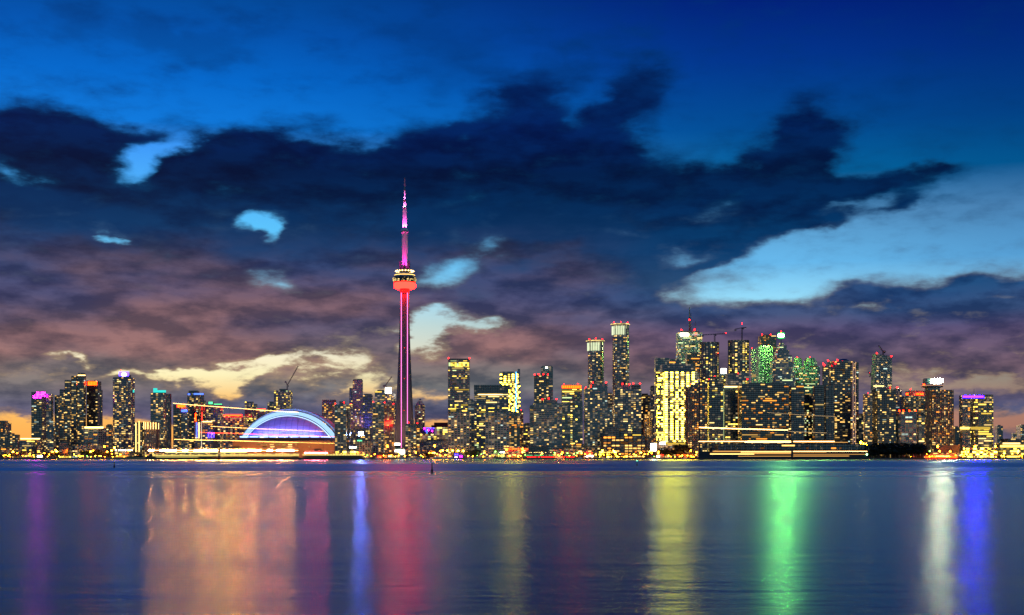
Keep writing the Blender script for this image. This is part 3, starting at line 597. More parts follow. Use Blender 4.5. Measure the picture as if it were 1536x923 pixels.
block(r, 'wall', 785, 798, 636, None, 'officet', 2860, p=.2); block(r, 'penthouse', 787, 794, 634.5, 636, 'blank', 2866)

# ------------------------------------------------------------------ centre and financial district
r = B('red_rim_tower', 'dark blue apartment tower with a ring of red roof lights', 811, 2760)
block(r, 'tower_block', 801, 823, 563.5, None, 'condob', 2760, p=.36, pal='cream'); block(r, 'penthouse', 803, 821, 562, 563.5, 'blank', 2766); avi(r, [(802, 562), (808, 561.5), (815, 561.5), (822, 562)], 2759, 1.6)
r = B('grey_back_tower', 'plain grey blue tower with one lamp at its top behind the red rimmed tower', 821, 3100)
block(r, 'tower_block', 811, 829.5, 550, None, 'officet', 3100, p=.04); block(r, 'penthouse', 813, 828, 549, 550, 'blank', 3106); panel(r, 'roof_lamp', 818.6, 821, 550.6, 552.8, 3098, 'white')
r = B('wide_balcony_condo', 'wide front apartment slab with fine white balcony lines and stepped dark roof', 819, 2370)
block(r, 'tower_block', 800, 843, 605, None, 'bal', 2370, p=.14); block(r, 'penthouse', 815, 836, 600, 605, 'blank', 2378, wall='teal'); block(r, 'side_block', 794.5, 800.4, 608, None, 'condot', 2374, p=.3); avi(r, [(814, 599), (823, 598), (835, 599)], 2376, 1.5)
r = B('orange_cap_tower', 'office tower with a glowing orange lit cap', 857, 2640)
block(r, 'tower_block', 842, 873, 583.5, None, 'officet', 2640, p=.3); block(r, 'crown', 843, 872, 577.5, 583.5, 'blank', 2641)
for i in range(9): panel(r, 'crown_lamp', 843.4+i*3.2, 845.9+i*3.2, 578.5, 582.6, 2640.5, 'orange')
panel(r, 'lit_band', 843, 872, 585, 587.2, 2639.5, 'yellow'); avi(r, [(846, 576.5), (867, 576.5)], 2640, 1.7)
r = B('split_front_condo', 'front apartment tower split into a dark half and a glassy half beneath the orange cap', 858, 2400)
block(r, 'tower_block', 843, 855, 603, None, 'darkc', 2400, wall='teal', p=.1, mode='cols', pal='office'); block(r, 'wing', 854.6, 874, 602, None, 'officet', 2404, p=.34, mode='cols'); block(r, 'podium', 840, 876, 666, None, 'brown', 2380, p=.5)
r = B('tiered_balcony_tower', 'broad apartment tower with horizontal balcony bands widening to the right', 896, 2420)
block(r, 'tower_block', 876, 911, 582, None, 'bal', 2420, p=.2); block(r, 'side_block', 910.5, 918, 612, None, 'bal', 2424, p=.15); block(r, 'penthouse', 886, 911, 575.5, 582, 'bal', 2428, p=0); avi(r, [(889, 574), (909, 574), (879, 581)], 2426, 1.6)
def ringed_tower(label, x0, x1, yt, yc, D, ybase):
    r = B('round_crown_tower', label, (x0+x1)/2, D)
    block(r, 'tower_block', x0, x1, yc, None, 'condo', D, plan='round', p=.26, st=3.6, bay=4.2, ring=(.26, .9, 'mid'), wall='navy')
    block(r, 'crown', x0+.4, x1-.4, yt+2.4, yc, 'blank', D+.5, plan='round', wall='bright', fins=(.7, .5, 'pale'), ring=None, bay=3.4, st=9)
    cx, w = WX((x0+x1)/2, D), (x1-x0)/F*D; c = (cx, D+w*.5)
    mb = MB(); mb.lathe([(w*.5, WZ(yt+2.4, D)), (w*.585, WZ(yt+1.2, D)), (w*.585, WZ(yt+.5, D)), (w*.5, WZ(yt, D))], c, 24); mb.build('roof_disc', M['pale'], r)
    mb = MB(); mb.lathe([(w*.586, WZ(yt+1.5, D)), (w*.60, WZ(yt+1.2, D)), (w*.60, WZ(yt+.4, D)), (w*.586, WZ(yt+.2, D))], c, 24, caps=False); mb.build('rim_light', GL['cream'], r)
    for i in range(14):
        t = math.pi*(1+(i+.5)/14); mb = MB(); x, y = c[0]+w*.5*math.cos(t), c[1]+w*.5*math.sin(t); mb.box(x-1, x+1, y-1.2, y-.2, WZ(yc-1, D), WZ(yt+4, D)); mb.build('crown_lamp', GL['crown'], r)
    avi(r, [(x0+2, yt-1), ((x0+x1)/2, yt-2), (x1-2, yt-1)], D+8, 1.4); return r
ringed_tower('shorter of two round glass towers with glowing disc capped crowns', 882, 905.5, 510, 527, 2800, 580)
ringed_tower('taller of two round glass towers with glowing disc capped crowns', 919, 943.5, 485, 503, 2760, 580)
r = B('green_grey_gap_tower', 'narrow green grey tower in the gap between the two round crowned towers', 916, 2900)
block(r, 'tower_block', 905, 921, 591, None, 'condot', 2900, p=.3); block(r, 'penthouse', 908, 918, 589.5, 591, 'blank', 2906)
r = B('twin_penthouse_condo', 'apartment slab with two red lit penthouses before the taller round tower', 941, 2440)
block(r, 'tower_block', 920, 962, 584, None, 'bal', 2440, p=.26, wall='navy', ring=(.24, .9, 'mid')); block(r, 'penthouse', 932, 945, 577, 584, 'blank', 2447, wall='purple'); block(r, 'penthouse', 946.5, 961, 577, 584, 'blank', 2448); avi(r, [(934, 576), (944, 576.5), (950, 575.6), (960, 575.6)], 2446, 1.7)
r = B('terminal_warehouse', 'long dark warehouse block with rows of big yellow windows and stepped roof', 934, 2310)
block(r, 'wall', 902, 968.5, 655, None, 'hall', 2310, p=.62, wall='blackb', bay=7.4, st=4.6, wf=(.8, .55), pal='amber', fins=(1.4, .5, 'dark')); block(r, 'upper_block', 906, 929, 640, 655, 'plainn', 2316); block(r, 'upper_block', 929, 947, 644, 655, 'hall', 2318, wall='blackb', p=.5); block(r, 'upper_block', 947, 962, 641, 655, 'hall', 2321, wall='blackb', p=.35); block(r, 'penthouse', 911, 920, 636.5, 640, 'blank', 2322)
r = B('dark_warm_block', 'dark office block with scattered warm windows right of the twin penthouse slab', 968, 2900)
block(r, 'wall', 960, 975, 593, None, 'dark', 2900, mode='condo', p=.3); block(r, 'penthouse', 962, 972, 590.5, 593, 'blank', 2906)
r = B('orange_stone_block', 'orange lit stone block left of the white screen', 971, 2520)
block(r, 'wall', 965.5, 977, 622, None, 'pink', 2520, p=.2); block(r, 'lower_wing', 968, 984, 655, None, 'pink', 2480, p=.35)
r = B('thin_grey_tower', 'thin grey tower pressed against the left edge of the brightly lit yellow office', 978.5, 2900)
block(r, 'tower_block', 975, 983, 580, None, 'grey', 2900, p=.14); block(r, 'penthouse', 976, 982, 578.6, 580, 'blank', 2906)
r = B('bright_yellow_office', 'big office block glowing yellow on every floor under a dark blue cap', 1014, 2500)
block(r, 'side_block', 985, 995, 563, None, 'bright', 2504, p=.4, mode='office', wall='olive'); block(r, 'tower_block', 994, 1046, 558, 664, 'bright', 2498, st=4.1, bay=4.8, ring=(.16, .3, 'mid')); block(r, 'crown', 990, 1040, 546.5, 558, 'plainn', 2502, wall='navy')
block(r, 'podium', 983, 1046, 664, None, 'pink', 2496, fins=None, p=.5, pal='cream'); panel(r, 'entrance_light', 990, 998, 663.5, 667, 2493, 'white'); panel(r, 'lit_band', 998, 1028, 664.5, 667, 2493, 'yellow')
r = B('glass_back_block', 'dark glass block rising behind the left half of the brightly lit yellow office', 1000, 2640)
block(r, 'tower_block', 981.5, 1004, 537, None, 'officet', 2640, p=.12); block(r, 'wing', 1003.6, 1022, 538.5, None, 'officet', 2644, p=.12); panel(r, 'lit_band', 1004, 1013, 543, 544.6, 2640, 'amber')
r = B('antenna_bank_tower', 'tall pale glass bank tower with rooftop antennas and a white sign', 1034, 3200)
block(r, 'tower_block', 1014, 1053.5, 499, None, 'greenw', 3200, wall='tealp', p=.6, bay=3.2); block(r, 'penthouse', 1019, 1049, 496.5, 499, 'blank', 3208, wall='grey'); panel(r, 'sign', 1020.5, 1033, 500, 504, 3197, 'white')
pole(r, 'antenna', 1034.3, 461, 497, 3215, 2.2, 'steel', .8); pole(r, 'antenna', 1043, 482, 497, 3216, .8, 'steel', .4)
mb = MB(); mb.tube((WX(1036.3,3214),3214,WZ(497,3214)), (WX(1036.3,3214),3214,WZ(470,3214)), 1.0, .7); mb.build('antenna', M['steel'], r)
avi(r, [(1034.3, 480), (1022, 495), (1042, 494.5), (1044, 501)], 3196, 2.2)
r = B('black_slab_office', 'black office slab below the tower with rooftop antennas', 1039, 2960)
block(r, 'tower_block', 1028, 1052, 530, None, 'dark', 2960, p=.25); block(r, 'penthouse', 1033, 1048, 528.5, 530, 'blank', 2966)
def raw_tower(label, x0, x1, yt, D, rng_seed):
    r = B('unfinished_round_tower', label, (x0+x1)/2, D)
    block(r, 'tower_block', x0, x1, yt+4, None, 'raw', D, plan='round', p=.34, fins=(.9, .9, 'mid'), bay=4.4)
    block(r, 'formwork', x0-.5, x1+.5, yt, yt+4, 'blank', D-1, plan='round', wall='concrete', fins=(.5, .4, 'dark'), bay=3)
    return r
r = raw_tower('unfinished round concrete tower left of the pair topped by cranes, under a long level jib', 1050, 1078, 513, 2720, 1); avi(r, [(1077, 530)], 2718)
r = raw_tower('unfinished round concrete tower with a tall crane mast and yellow lit columns', 1092.5, 1123, 510, 2740, 2)
block(r, 'lower_collar', 1110, 1124, 559, 571, 'bal', 2700, p=0, plan='rect')
r = B('brown_pier_condo', 'front apartment tower of brown vertical piers beside the brightly lit yellow office', 1038, 2350)
block(r, 'tower_block', 1029, 1048.5, 581, None, 'piers', 2350, p=.2); block(r, 'penthouse', 1034, 1046, 577.5, 581, 'blank', 2358); avi(r, [(1036, 576.5)], 2356)
r = B('curved_condo', 'tall dark front apartment tower with lit vertical edge right of the brown pier tower', 1066, 2370)
block(r, 'tower_block', 1048, 1061, 573, None, 'piers', 2370, wall='blackb', p=.34, fins=(1, 1, 'mid')); block(r, 'wing', 1060.5, 1085, 573, None, 'condob', 2373, p=.2, pal='office'); block(r, 'penthouse', 1053, 1078, 570.5, 573, 'blank', 2380); avi(r, [(1063, 569), (1072, 564.5)], 2378)
r = B('white_screen_block', 'small block carrying a bright white rooftop sign between two unfinished towers', 1084, 2800)
block(r, 'tower_block', 1077, 1092, 561, None, 'officet', 2800, p=.3); panel(r, 'sign', 1081.5, 1089, 553, 560.5, 2799, 'screen')
mb = MB(); D = 2800; mb.box(WX(1082.5,D), WX(1083,D), D+.1, D+1, WZ(561.2,D), WZ(555,D)); mb.box(WX(1087.5,D), WX(1088,D), D+.1, D+1, WZ(561.2,D), WZ(555,D)); mb.build('sign_post', M['steel'], r)
r = B('blue_cap_tower', 'dark glass tower under a plain deep blue cap with a white roofline', 1098, 2440)
block(r, 'tower_block', 1085, 1107, 580, None, 'officet', 2440, wall='teal', p=.07, fins=(.5, .5, 'mid')); block(r, 'crown', 1088, 1112, 560.5, 580, 'plainn', 2447, wall='navy'); panel(r, 'lit_band', 1086, 1106, 579.5, 581.2, 2437, 'roofline'); panel(r, 'lit_band', 1086, 1099, 582, 583.8, 2437, 'cool'); avi(r, [(1107, 560), (1121, 569)], 2446, 1.4)
pole(r, 'corner_light', 1085.6, 584, 662, 2437, .45, GL['ygreen'])
r = B('wide_black_slab', 'very wide black office slab with scattered rows of warm windows', 1145, 2360)
block(r, 'tower_block', 1107, 1183, 576, None, 'dark', 2360, p=.2, bay=4); block(r, 'wing', 1182.6, 1206, 579, None, 'dark', 2366, p=.16, wall='blackb'); block(r, 'penthouse', 1118, 1172, 574.4, 576, 'blank', 2370)
pole(r, 'corner_light', 1107.2, 580, 640, 2357, .4, GL['amber'])
r = B('green_floodlit_office', 'office block floodlit bright green with rows of lit windows', 1146, 2980)
block(r, 'tower_block', 1134, 1159.5, 520, None, 'green', 2980, p=.55); block(r, 'side_block', 1126, 1134.4, 523.5, None, 'pink', 2984, p=.25, fins=None, wall='purple'); block(r, 'penthouse', 1137, 1157, 518.5, 520, 'blank', 2990, wall='green'); avi(r, [(1128, 522)], 2982)
r = B('dark_bronze_tower', 'dark bronze tower top looking over the green floodlit office', 1151, 3300)
block(r, 'tower_block', 1137, 1164.5, 503.5, None, 'dark', 3300, p=.42, bay=4); block(r, 'penthouse', 1141, 1160, 502, 503.5, 'blank', 3306); avi(r, [(1143, 502), (1156, 502)], 3302, 1.6)
r = B('beacon_tower', 'stepped glass tower crowned by a brilliant green beacon', 1172, 2900)
for x0, x1, yt, yb in ((1155, 1192.5, 543, None), (1158, 1188, 533, 543), (1161, 1184, 525, 533), (1165, 1180, 518, 525), (1168.5, 1176, 514.5, 518)): block(r, 'tower_block', x0, x1, yt, yb, 'greenw', 2900+(1192-x1)*.5, p=.32, mode='office', wall='tealp', plan='cham')
pole(r, 'mast', 1171.6, 508, 515, 2912, .9); mb = MB(); mb.lathe([(2.4, WZ(505.9,2912)), (8.2, WZ(505.9,2912)), (6.4, WZ(507.4,2912)), (1.2, WZ(508.2,2912))][::-1], (WX(1171.6,2912), 2912), 14); mb.lathe([(2.4, WZ(500.9,2912)), (8.2, WZ(500.9,2912)), (6.4, WZ(499.6,2912)), (1.2, WZ(499,2912))], (WX(1171.6,2912), 2912), 14); mb.build('beacon_housing', glow('green_lantern_hood', (.04, 1, .14), 1.6), r)  # glowing domes added above and below as the beacon's halo
mb = MB(); mb.lathe([(2.5, WZ(505.8,2912)), (5.6, WZ(504.8,2912)), (6.4, WZ(503.4,2912)), (5.6, WZ(502,2912)), (2.5, WZ(501,2912))], (WX(1171.6,2912), 2912), 12); mb.build('beacon', GL['beacon'], r); avi(r, [(1171.6, 497.6)], 2912, 1.6); pole(r, 'mast_tip', 1171.6, 498, 500.2, 2912, .3)
r = B('green_twin_block', 'pair of rounded towers on one base washed in green light', 1208, 2960)
block(r, 'tower_block', 1189, 1230, 549, None, 'greenw', 2960, wall='green', p=.4, plan='cham'); block(r, 'upper_block', 1190, 1203, 540, 549, 'green', 2965, plan='oct', p=.3); block(r, 'upper_block', 1205, 1225.5, 541, 549, 'green', 2964, plan='oct', p=.3)
block(r, 'crown', 1191, 1202.5, 537, 540, 'green', 2968, plan='oct', p=0); block(r, 'crown', 1208, 1223, 537, 541, 'green', 2968, plan='oct', p=0); avi(r, [(1196, 536), (1215, 536)], 2970, 1.5)
r = B('dark_glass_gap_block', 'dark block with a gridded lower front of white windows between the two black slabs', 1210, 2400)
block(r, 'tower_block', 1203, 1221, 592, None, 'officet', 2400, p=.06, wall='blackb'); block(r, 'lower_front', 1204, 1220.5, 621, 655, 'grid', 2396, p=.7, wall='black', bay=3.2, fins=None, ring=None, pal='mixed')
r = B('black_twin_slab', 'plain black front slab with very few lit rooms left of the domed apartment tower', 1236, 2350)
block(r, 'tower_block', 1219, 1236, 579, None, 'dark', 2350, p=.1); block(r, 'wing', 1235.6, 1251, 579.5, None, 'plainn', 2353, p=.03); block(r, 'penthouse', 1224, 1240, 577.6, 579, 'blank', 2362)
r = B('domed_condo', 'tall black apartment tower with a domed roof and paired pink light columns', 1260, 2480)
block(r, 'tower_block', 1241, 1283, 542, None, 'condob', 2480, p=.28, plan='cham'); block(r, 'side_block', 1233.5, 1242, 549, None, 'condob', 2484, p=.25); block(r, 'side_block', 1282.6, 1288, 543.5, None, 'condob', 2486, p=.3)
mb = MB(); D = 2490; mb.lathe([((1276-1259)/2/F*D*k, WZ(542-4.5*h, D)) for k, h in ((1, 0), (1, .3), (.85, .6), (.55, .88), (.1, 1))], (WX(1268,D), D+14), 20, mi=0); mb.build('dome_roof', FAC['blackb'], r, True)
for x in (1279.6, 1283): pole(r, 'light_column', x, 543, 668, 2475, .38, glow('pink_white_column_light', (1, .55, .45), .75))
avi(r, [(1235, 546), (1242, 541), (1256, 540.5), (1253, 545), (1236.4, 548)], 2478, 1.9)
r = B('teal_gap_block', 'short dark teal block in the gap right of the domed apartment tower', 1291, 2700)
block(r, 'wall', 1286, 1296, 622, None, 'officet', 2700, p=.05); block(r, 'penthouse', 1288, 1295, 620.6, 622, 'blank', 2706)
r = B('sloped_glass_tower', 'teal glass tower with a sloping top tapering to the upper left', 1323, 2620)
D = 2620; mb = MB(); lo = [(1307.5, 586), (1338.5, 586)]; z0, zl, zr = LAND, WZ(530.5, D), WZ(535, D)
fr = [(WX(1307.2,D), z0), (WX(1338.6,D), z0), (WX(1338.0,D), zr), (WX(1314.4,D), zl)]; n = 46; dp = 30
uvw = [(0,0),(8,0),(8,n*.98),(1.8,n)]
mb.quad([(x, D, z) for x, z in fr], 0, uvw); mb.quad([(x, D+dp, z) for x, z in reversed(fr)], 0, uvw[::-1])
for i in range(4):
    a, b = fr[i], fr[(i+1) % 4]
    if i != 0: mb.quad([(a[0],D,a[1]),(a[0],D+dp,a[1]),(b[0],D+dp,b[1]),(b[0],D,b[1])][::-1], 0 if i != 2 else 1, [(0,0),(6,0),(6,n),(0,n)])
mb.build('tower_block', [FAC['teal'], M['roof']], r); RECTS.append((1315, 1337, 536, 700, D))
JOBS.append((r, [((WX(1314.6,D), D), (WX(1338,D), D), 7, WX(1338,D)-WX(1314.6,D))], WZ(668, D), 4.0, int((WZ(540,D)-WZ(668,D))/4.0), dict(S['condot'], p=.14)))
panel(r, 'lit_band', 1310, 1326, 578.4, 580.4, D, 'cream'); avi(r, [(1315.4, 530), (1337, 534.6)], D-1, 1.9)
r = B('black_front_slab', 'black front apartment slab peppered with small warm dots below the sloped glass tower', 1322, 2340)
block(r, 'tower_block', 1308, 1344, 584, None, 'darkc', 2340, p=.24, bay=3.8, st=3.2, wf=(.62, .6)); block(r, 'wing', 1294.5, 1308.4, 591, None, 'brown', 2344, wall='olive', p=.36); block(r, 'penthouse', 1310, 1332, 582.6, 584, 'blank', 2350); avi(r, [(1302, 590), (1335, 581.5)], 2342)
r = B('violet_edge_block', 'slim dark tower with violet tinted edge right of the black front slab', 1346, 2520)
block(r, 'tower_block', 1340, 1352.5, 584.5, None, 'purple', 2520, p=.12); block(r, 'penthouse', 1342, 1350, 582.5, 584.5, 'blank', 2526); avi(r, [(1346, 581.5)], 2524, 1.7)
r = B('orange_lamp_tower', 'olive apartment tower with glaring orange lamps on its roof edge', 1370, 2560)
block(r, 'tower_block', 1350, 1389, 594, None, 'brown', 2560, wall='olive', p=.34); block(r, 'crown', 1358, 1388, 586, 594, 'blank', 2566, wall='brown'); avi(r, [(1366, 584)], 2566, 1.6)
for x in (1359, 1360.6, 1374.5, 1377, 1380, 1383): panel(r, 'roof_lamp', x, x+1.8, 590, 592.6, 2562, 'orange')
r = B('white_lattice_condo', 'teal glass block wrapped in a white square lattice', 1364, 2330)
block(r, 'tower_block', 1344, 1375, 617.5, None, 'grid', 2330, p=.22, bay=7.0, st=7.0, wf=(.75, .4), fins=(.7, .8, 'pale'), ring=(.11, .8, 'pale')); block(r, 'wing', 1374.6, 1387, 624, None, 'officet', 2333, p=.14)
for x in (1348, 1354, 1363, 1372): panel(r, 'roof_lamp', x, x+1.7, 615.4, 617.4, 2336, 'orange')
r = B('revolving_top_hotel', 'brown hotel tower crowned by a round restaurant and a white hot sign', 1409, 2380)
block(r, 'tower_block', 1388, 1430.5, 585, None, 'brown', 2380, p=.32, bay=3.6, st=3.1, wf=(.6, .62), fins=(.5, .35, 'dark'), wall='brown')
D = 2396; c = (WX(1402, D), D+14); mb = MB()
mb.lathe([(13, WZ(585.2,D)), (13, WZ(581.6,D)), (18.2, WZ(580.6,D)), (18.6, WZ(576.8,D)), (17, WZ(575.4,D))], c, 28); mb.build('restaurant_drum', FAC['blackb'], r)
mb = MB(); mb.lathe([(18.62, WZ(578.8,D)), (18.8, WZ(578.6,D)), (18.8, WZ(577.6,D)), (18.62, WZ(577.4,D))], c, 28, caps=False); mb.build('restaurant_window', glow('copper_window_light', (1, .5, .3), .55, 0, False), r)
mb = MB(); mb.lathe([(10.5, WZ(575.4,D)), (10.5, WZ(568.4,D)), (9.6, WZ(567.4,D))], (c[0]-5.6, c[1]), 20); mb.build('roof_drum', FAC['teal'], r)
panel(r, 'sign', 1400.6, 1414, 568.2, 573.6, D-5, 'whitehot', 1.2); mb = MB(); mb.box(WX(1404,D), WX(1404.5,D), D-5, D+3, WZ(575.4,D), WZ(571,D)); mb.box(WX(1411,D), WX(1411.5,D), D-5, D+3, WZ(575.4,D), WZ(571,D)); mb.build('sign_post', M['steel'], r)
panel(r, 'roof_lamp', 1384.5, 1387, 576, 578, D-4, 'orange')
r = B('purple_sign_tower', 'rounded two tone tower, brown left and glassy right, under a long purple sign', 1464, 2360)
block(r, 'wing', 1438.5, 1455.4, 593, None, 'grey', 2364, p=.12, wall='grey', yaw=0, pal='amber'); block(r, 'tower_block', 1455, 1490, 592, None, 'officet', 2360, p=.4, wall='olive', plan='cham'); panel(r, 'lit_band', 1456, 1485, 640.5, 644.6, 2357, 'yellow'); panel(r, 'lit_band', 1440, 1454, 640.8, 644, 2361, 'yellow')
panel(r, 'sign', 1443.5, 1475.5, 593.6, 597, 2356, 'purple', .3); visor(r, 1443.5, 1475.5, 593.6, 597, 2356, 2.4); pole(r, 'mast', 1461, 584, 592, 2372, .3)
block(r, 'podium', 1438, 1492, 672, None, 'hall', 2340, p=.9, mode='full', pal='bright')
r = B('orange_wedge_hall', 'low windowless hall with a sloping left edge, glowing orange from street lamps', 1422, 2322)
D = 2322; mb = MB(); pr = [(1402, 687), (1440, 687), (1440, 667), (1413, 669)]; pts = [(WX(x,D), max(WZ(y,D), LAND)) for x, y in pr]
mb.quad([(x, D, z) for x, z in pts]); mb.quad([(x, D+22, z) for x, z in reversed(pts)])
for i in (1, 2, 3): a, b = pts[i], pts[(i+1) % 4]; mb.quad([(a[0],D,a[1]),(a[0],D+22,a[1]),(b[0],D+22,b[1]),(b[0],D,b[1])][::-1])
mb.build('wall', M['brownc'], r); panel(r, 'door', 1426, 1429, 680, 686, D, 'dark', .3)
r = B('dark_sliver_block', 'dark sliver of a building between the hotel and the purple signed tower', 1434, 2700)
block(r, 'wall', 1430, 1439, 641, None, 'dark', 2700, p=.05); block(r, 'penthouse', 1432, 1437, 639.4, 641, 'blank', 2706)
r = B('far_grey_flats', 'far grey flats against the pink horizon right of the purple signed tower', 1498, 3600)
block(r, 'wall', 1492, 1504.5, 639, None, 'grey', 3600, p=.1); block(r, 'penthouse', 1495, 1501, 637.6, 639, 'blank', 3606)
r = B('far_lit_flats', 'far pale flats with lit windows at the right edge of the photo', 1530, 3400)
block(r, 'wall', 1524, 1545, 638.5, None, 'grey', 3400, p=.35); block(r, 'penthouse', 1528, 1540, 637, 638.5, 'blank', 3406); block(r, 'lower_wing', 1517, 1525, 650, None, 'grey', 3390, p=.3)
r = B('terminal_sheds', 'long low quay terminal with bright strips of light at the right edge', 1520, 2330)
block(r, 'upper_block', 1500, 1552, 658, 664, 'darkc', 2340, p=.08, wall='blackb'); block(r, 'wall', 1492, 1552, 664, None, 'hall', 2330, p=.6, wall='olive'); panel(r, 'lit_band', 1500, 1550, 668, 671, 2327, 'yellow'); panel(r, 'lit_band', 1494, 1550, 681, 684, 2327, 'cream')
for x, w, y, D, lab in ((64, 34, 655, 2900, 'low distant flats between the glass hall and the stepped tower'), (212, 36, 648, 3100, 'low distant flats left of the cyan crowned tower'), (1300, 40, 652, 2800, 'low dark flats behind the black front slab'), (1415, 60, 652, 2900, 'low distant flats behind the revolving restaurant hotel')):
    r = B('distant_flats', lab, x, D); block(r, 'wall', x-w/2, x+w/2, y, None, 'brown', D, p=.3); block(r, 'penthouse', x-w/5, x+w/6, y-2, y, 'blank', D+6)

# ------------------------------------------------------------------ the tall needle tower with its pod
TX, TD = WX(607, 2707), 2707.0
r = thing('needle_tower', 'very tall concrete needle tower with pink light lines, red lit pod and magenta mast', 'tower', (TX, TD, LAND))
M['shaft'] = plain('shaft_concrete', (.17, .155, .15), .85, .12, .05)
M['mast'] = plain('mast_cladding', (.62, .58, .6), .6, .1, .05)
HALF = [(688, 18.5), (680, 17.2), (667, 16.0), (634, 13.7), (600, 12.1), (570, 10.7), (530, 9.0), (480, 7.4), (440, 6.3), (433, 6.2)]
mb = MB(); prev = None; aa = 3.0
def ysec(half):
    h = half/F*TD; R = max((h-1.5)/.866, 7.9); out = []
    for k in (210, 330, 90):
        t = rad(k); d = (math.cos(t), math.sin(t)); p = (-d[1], d[0])
        t0 = rad(k-30); t1 = rad(k+30); rc = 7.6
        out += [(rc*math.cos(t0), rc*math.sin(t0)), (d[0]*R-p[0]*aa, d[1]*R-p[1]*aa), (d[0]*R+p[0]*aa, d[1]*R+p[1]*aa), (rc*math.cos(t1), rc*math.sin(t1))]
    return out
for y, h in HALF:
    sec = [(TX+a, TD+b, max(WZ(y, TD), LAND)) for a, b in ysec(h)]
    if prev:
        for i in range(12): j = (i+1) % 12; mb.quad([prev[i], prev[j], sec[j], sec[i]])
    prev = sec
mb.quad(prev); mb.build('shaft', M['shaft'], r)
for x, yb in ((-6.1, 684), (6.1, 684)):
    mb = MB()
    for (ya, yb2) in [(440+i*4.0, 443.9+i*4.0) for i in range(62)]: mb.box(TX+x-.65, TX+x+.65, TD-8.0, TD-7.0, WZ(min(yb2, yb), TD), WZ(ya, TD))
    mb.build('light_strip', GL['pinkled'], r)
avi(r, [(606.6, 568), (606.2, 616), (606.8, 522)], TD-10.5, 1.1, 'redsmall')
def lz(prof, part, m, n=32, smooth=False, caps=True):
    mb = MB(); mb.lathe([(rr/F*TD, WZ(y, TD)) for rr, y in prof], (TX, TD), n, caps=caps); return mb.build(part, m, r, smooth)
lz([(6.4, 440), (7.2, 436), (7.4, 433.5)], 'pod_neck', M['shaft'])
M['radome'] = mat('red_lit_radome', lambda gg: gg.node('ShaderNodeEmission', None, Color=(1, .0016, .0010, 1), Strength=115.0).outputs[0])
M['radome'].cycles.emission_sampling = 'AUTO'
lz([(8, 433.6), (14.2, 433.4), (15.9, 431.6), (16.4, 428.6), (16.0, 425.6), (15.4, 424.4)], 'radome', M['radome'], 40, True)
lz([(16.4, 424.4), (17.2, 423.2), (17.4, 421.5), (16.6, 421.2), (16.6, 420), (17.5, 419.6), (17.4, 417.6), (16.4, 416.4)], 'pod_deck', M['dark'], 40)
rg = random.Random(4)
for k in range(60):
    t = math.pi*(1+rg.random()); yy = rg.choice((422.4, 420.4, 418.2)); rr = 17.3/F*TD
    mb = MB(); x, y = TX+rr*math.cos(t), TD+rr*math.sin(t); mb.box(x-.9, x+.9, y-.5, y+.5, WZ(yy+.45,TD), WZ(yy-.45,TD)); mb.build('deck_window', GL['cream'], r)
lz([(16.4, 416.3), (16.8, 415.6), (15.6, 413.8), (13.6, 411.6), (13.0, 410.2)], 'pod_roof', M['pale'], 40)
for k in range(18):
    t = 2*math.pi*k/18; rr = 13.2/F*TD; x, y = TX+rr*math.cos(t), TD+rr*math.sin(t)
    mb = MB(); mb.octa((x, y, WZ(407.2,TD)), 1.75); mb.tube((x, y, WZ(410.4,TD)), (x, y, WZ(408.2,TD)), .5, n=5, mi=1); mb.build('pod_lamp', [glow('pod_lamp_light', (1, .66, .22), 7.0) if k == 0 else bpy.data.materials['pod_lamp_light'], M['steel']], r)
mb = MB(); mb.lathe([(15.1/F*TD, WZ(413.9,TD)), (15.7/F*TD, WZ(413.5,TD)), (15.3/F*TD, WZ(413.0,TD))], (TX,TD), 40, caps=False); mb.build('pod_light_ring', glow('gold_ring_light', (1, .56, .12), 4.0), r)
lz([(7.2, 410.2), (6.4, 404), (5.4, 400)], 'mast_base', M['dark'], 12)
for k in range(6):
    t = rad(60*k+30); mb = MB(); rr = 7.6/F*TD; mb.obox((TX+rr*math.cos(t), TD+rr*math.sin(t)), (math.cos(t), math.sin(t)), (-math.sin(t), math.cos(t)), 1.5, 1.0, WZ(408,TD), WZ(395-(k % 2)*3,TD)); mb.build('mast_bracket', M['dark'], r)
def six(r0, r1, y0, y1, part, m, n=6):
    mb = MB(); mb.lathe([(r0/F*TD, WZ(y0,TD)), (r1/F*TD, WZ(y1,TD))], (TX,TD), n); return mb.build(part, m, r)
six(4.7, 4.2, 400, 351, 'upper_shaft', M['mast'])
lz([(4.2, 351), (5.4, 350), (6.0, 347.6), (5.6, 345.4), (4.4, 343.6), (3.4, 343)], 'upper_pod', M['mast'], 24)
lz([(5.95, 348.3), (6.15, 347.8), (6.0, 347.0)], 'upper_pod_window', M['dark'], 24, caps=False)
six(3.5, 2.9, 343, 313.4, 'mast_segment', M['mast'], 8); six(2.5, 2.2, 312.6, 302.2, 'mast_segment', M['mast'], 8); six(1.35, 1.1, 301.6, 286, 'mast_segment', M['mast'], 8); six(1.0, .8, 285, 266.5, 'mast_tip', M['mid'], 6)
for rr, y in ((3.4, 313), (2.6, 301.8), (1.5, 285.5), (1.0, 268)): lz([(rr, y+.7), (rr, y-.7)], 'mast_collar', M['dark'], 12)
avi(r, [(607, 313), (607, 301.5)], TD-4.5, .8, 'redsmall')
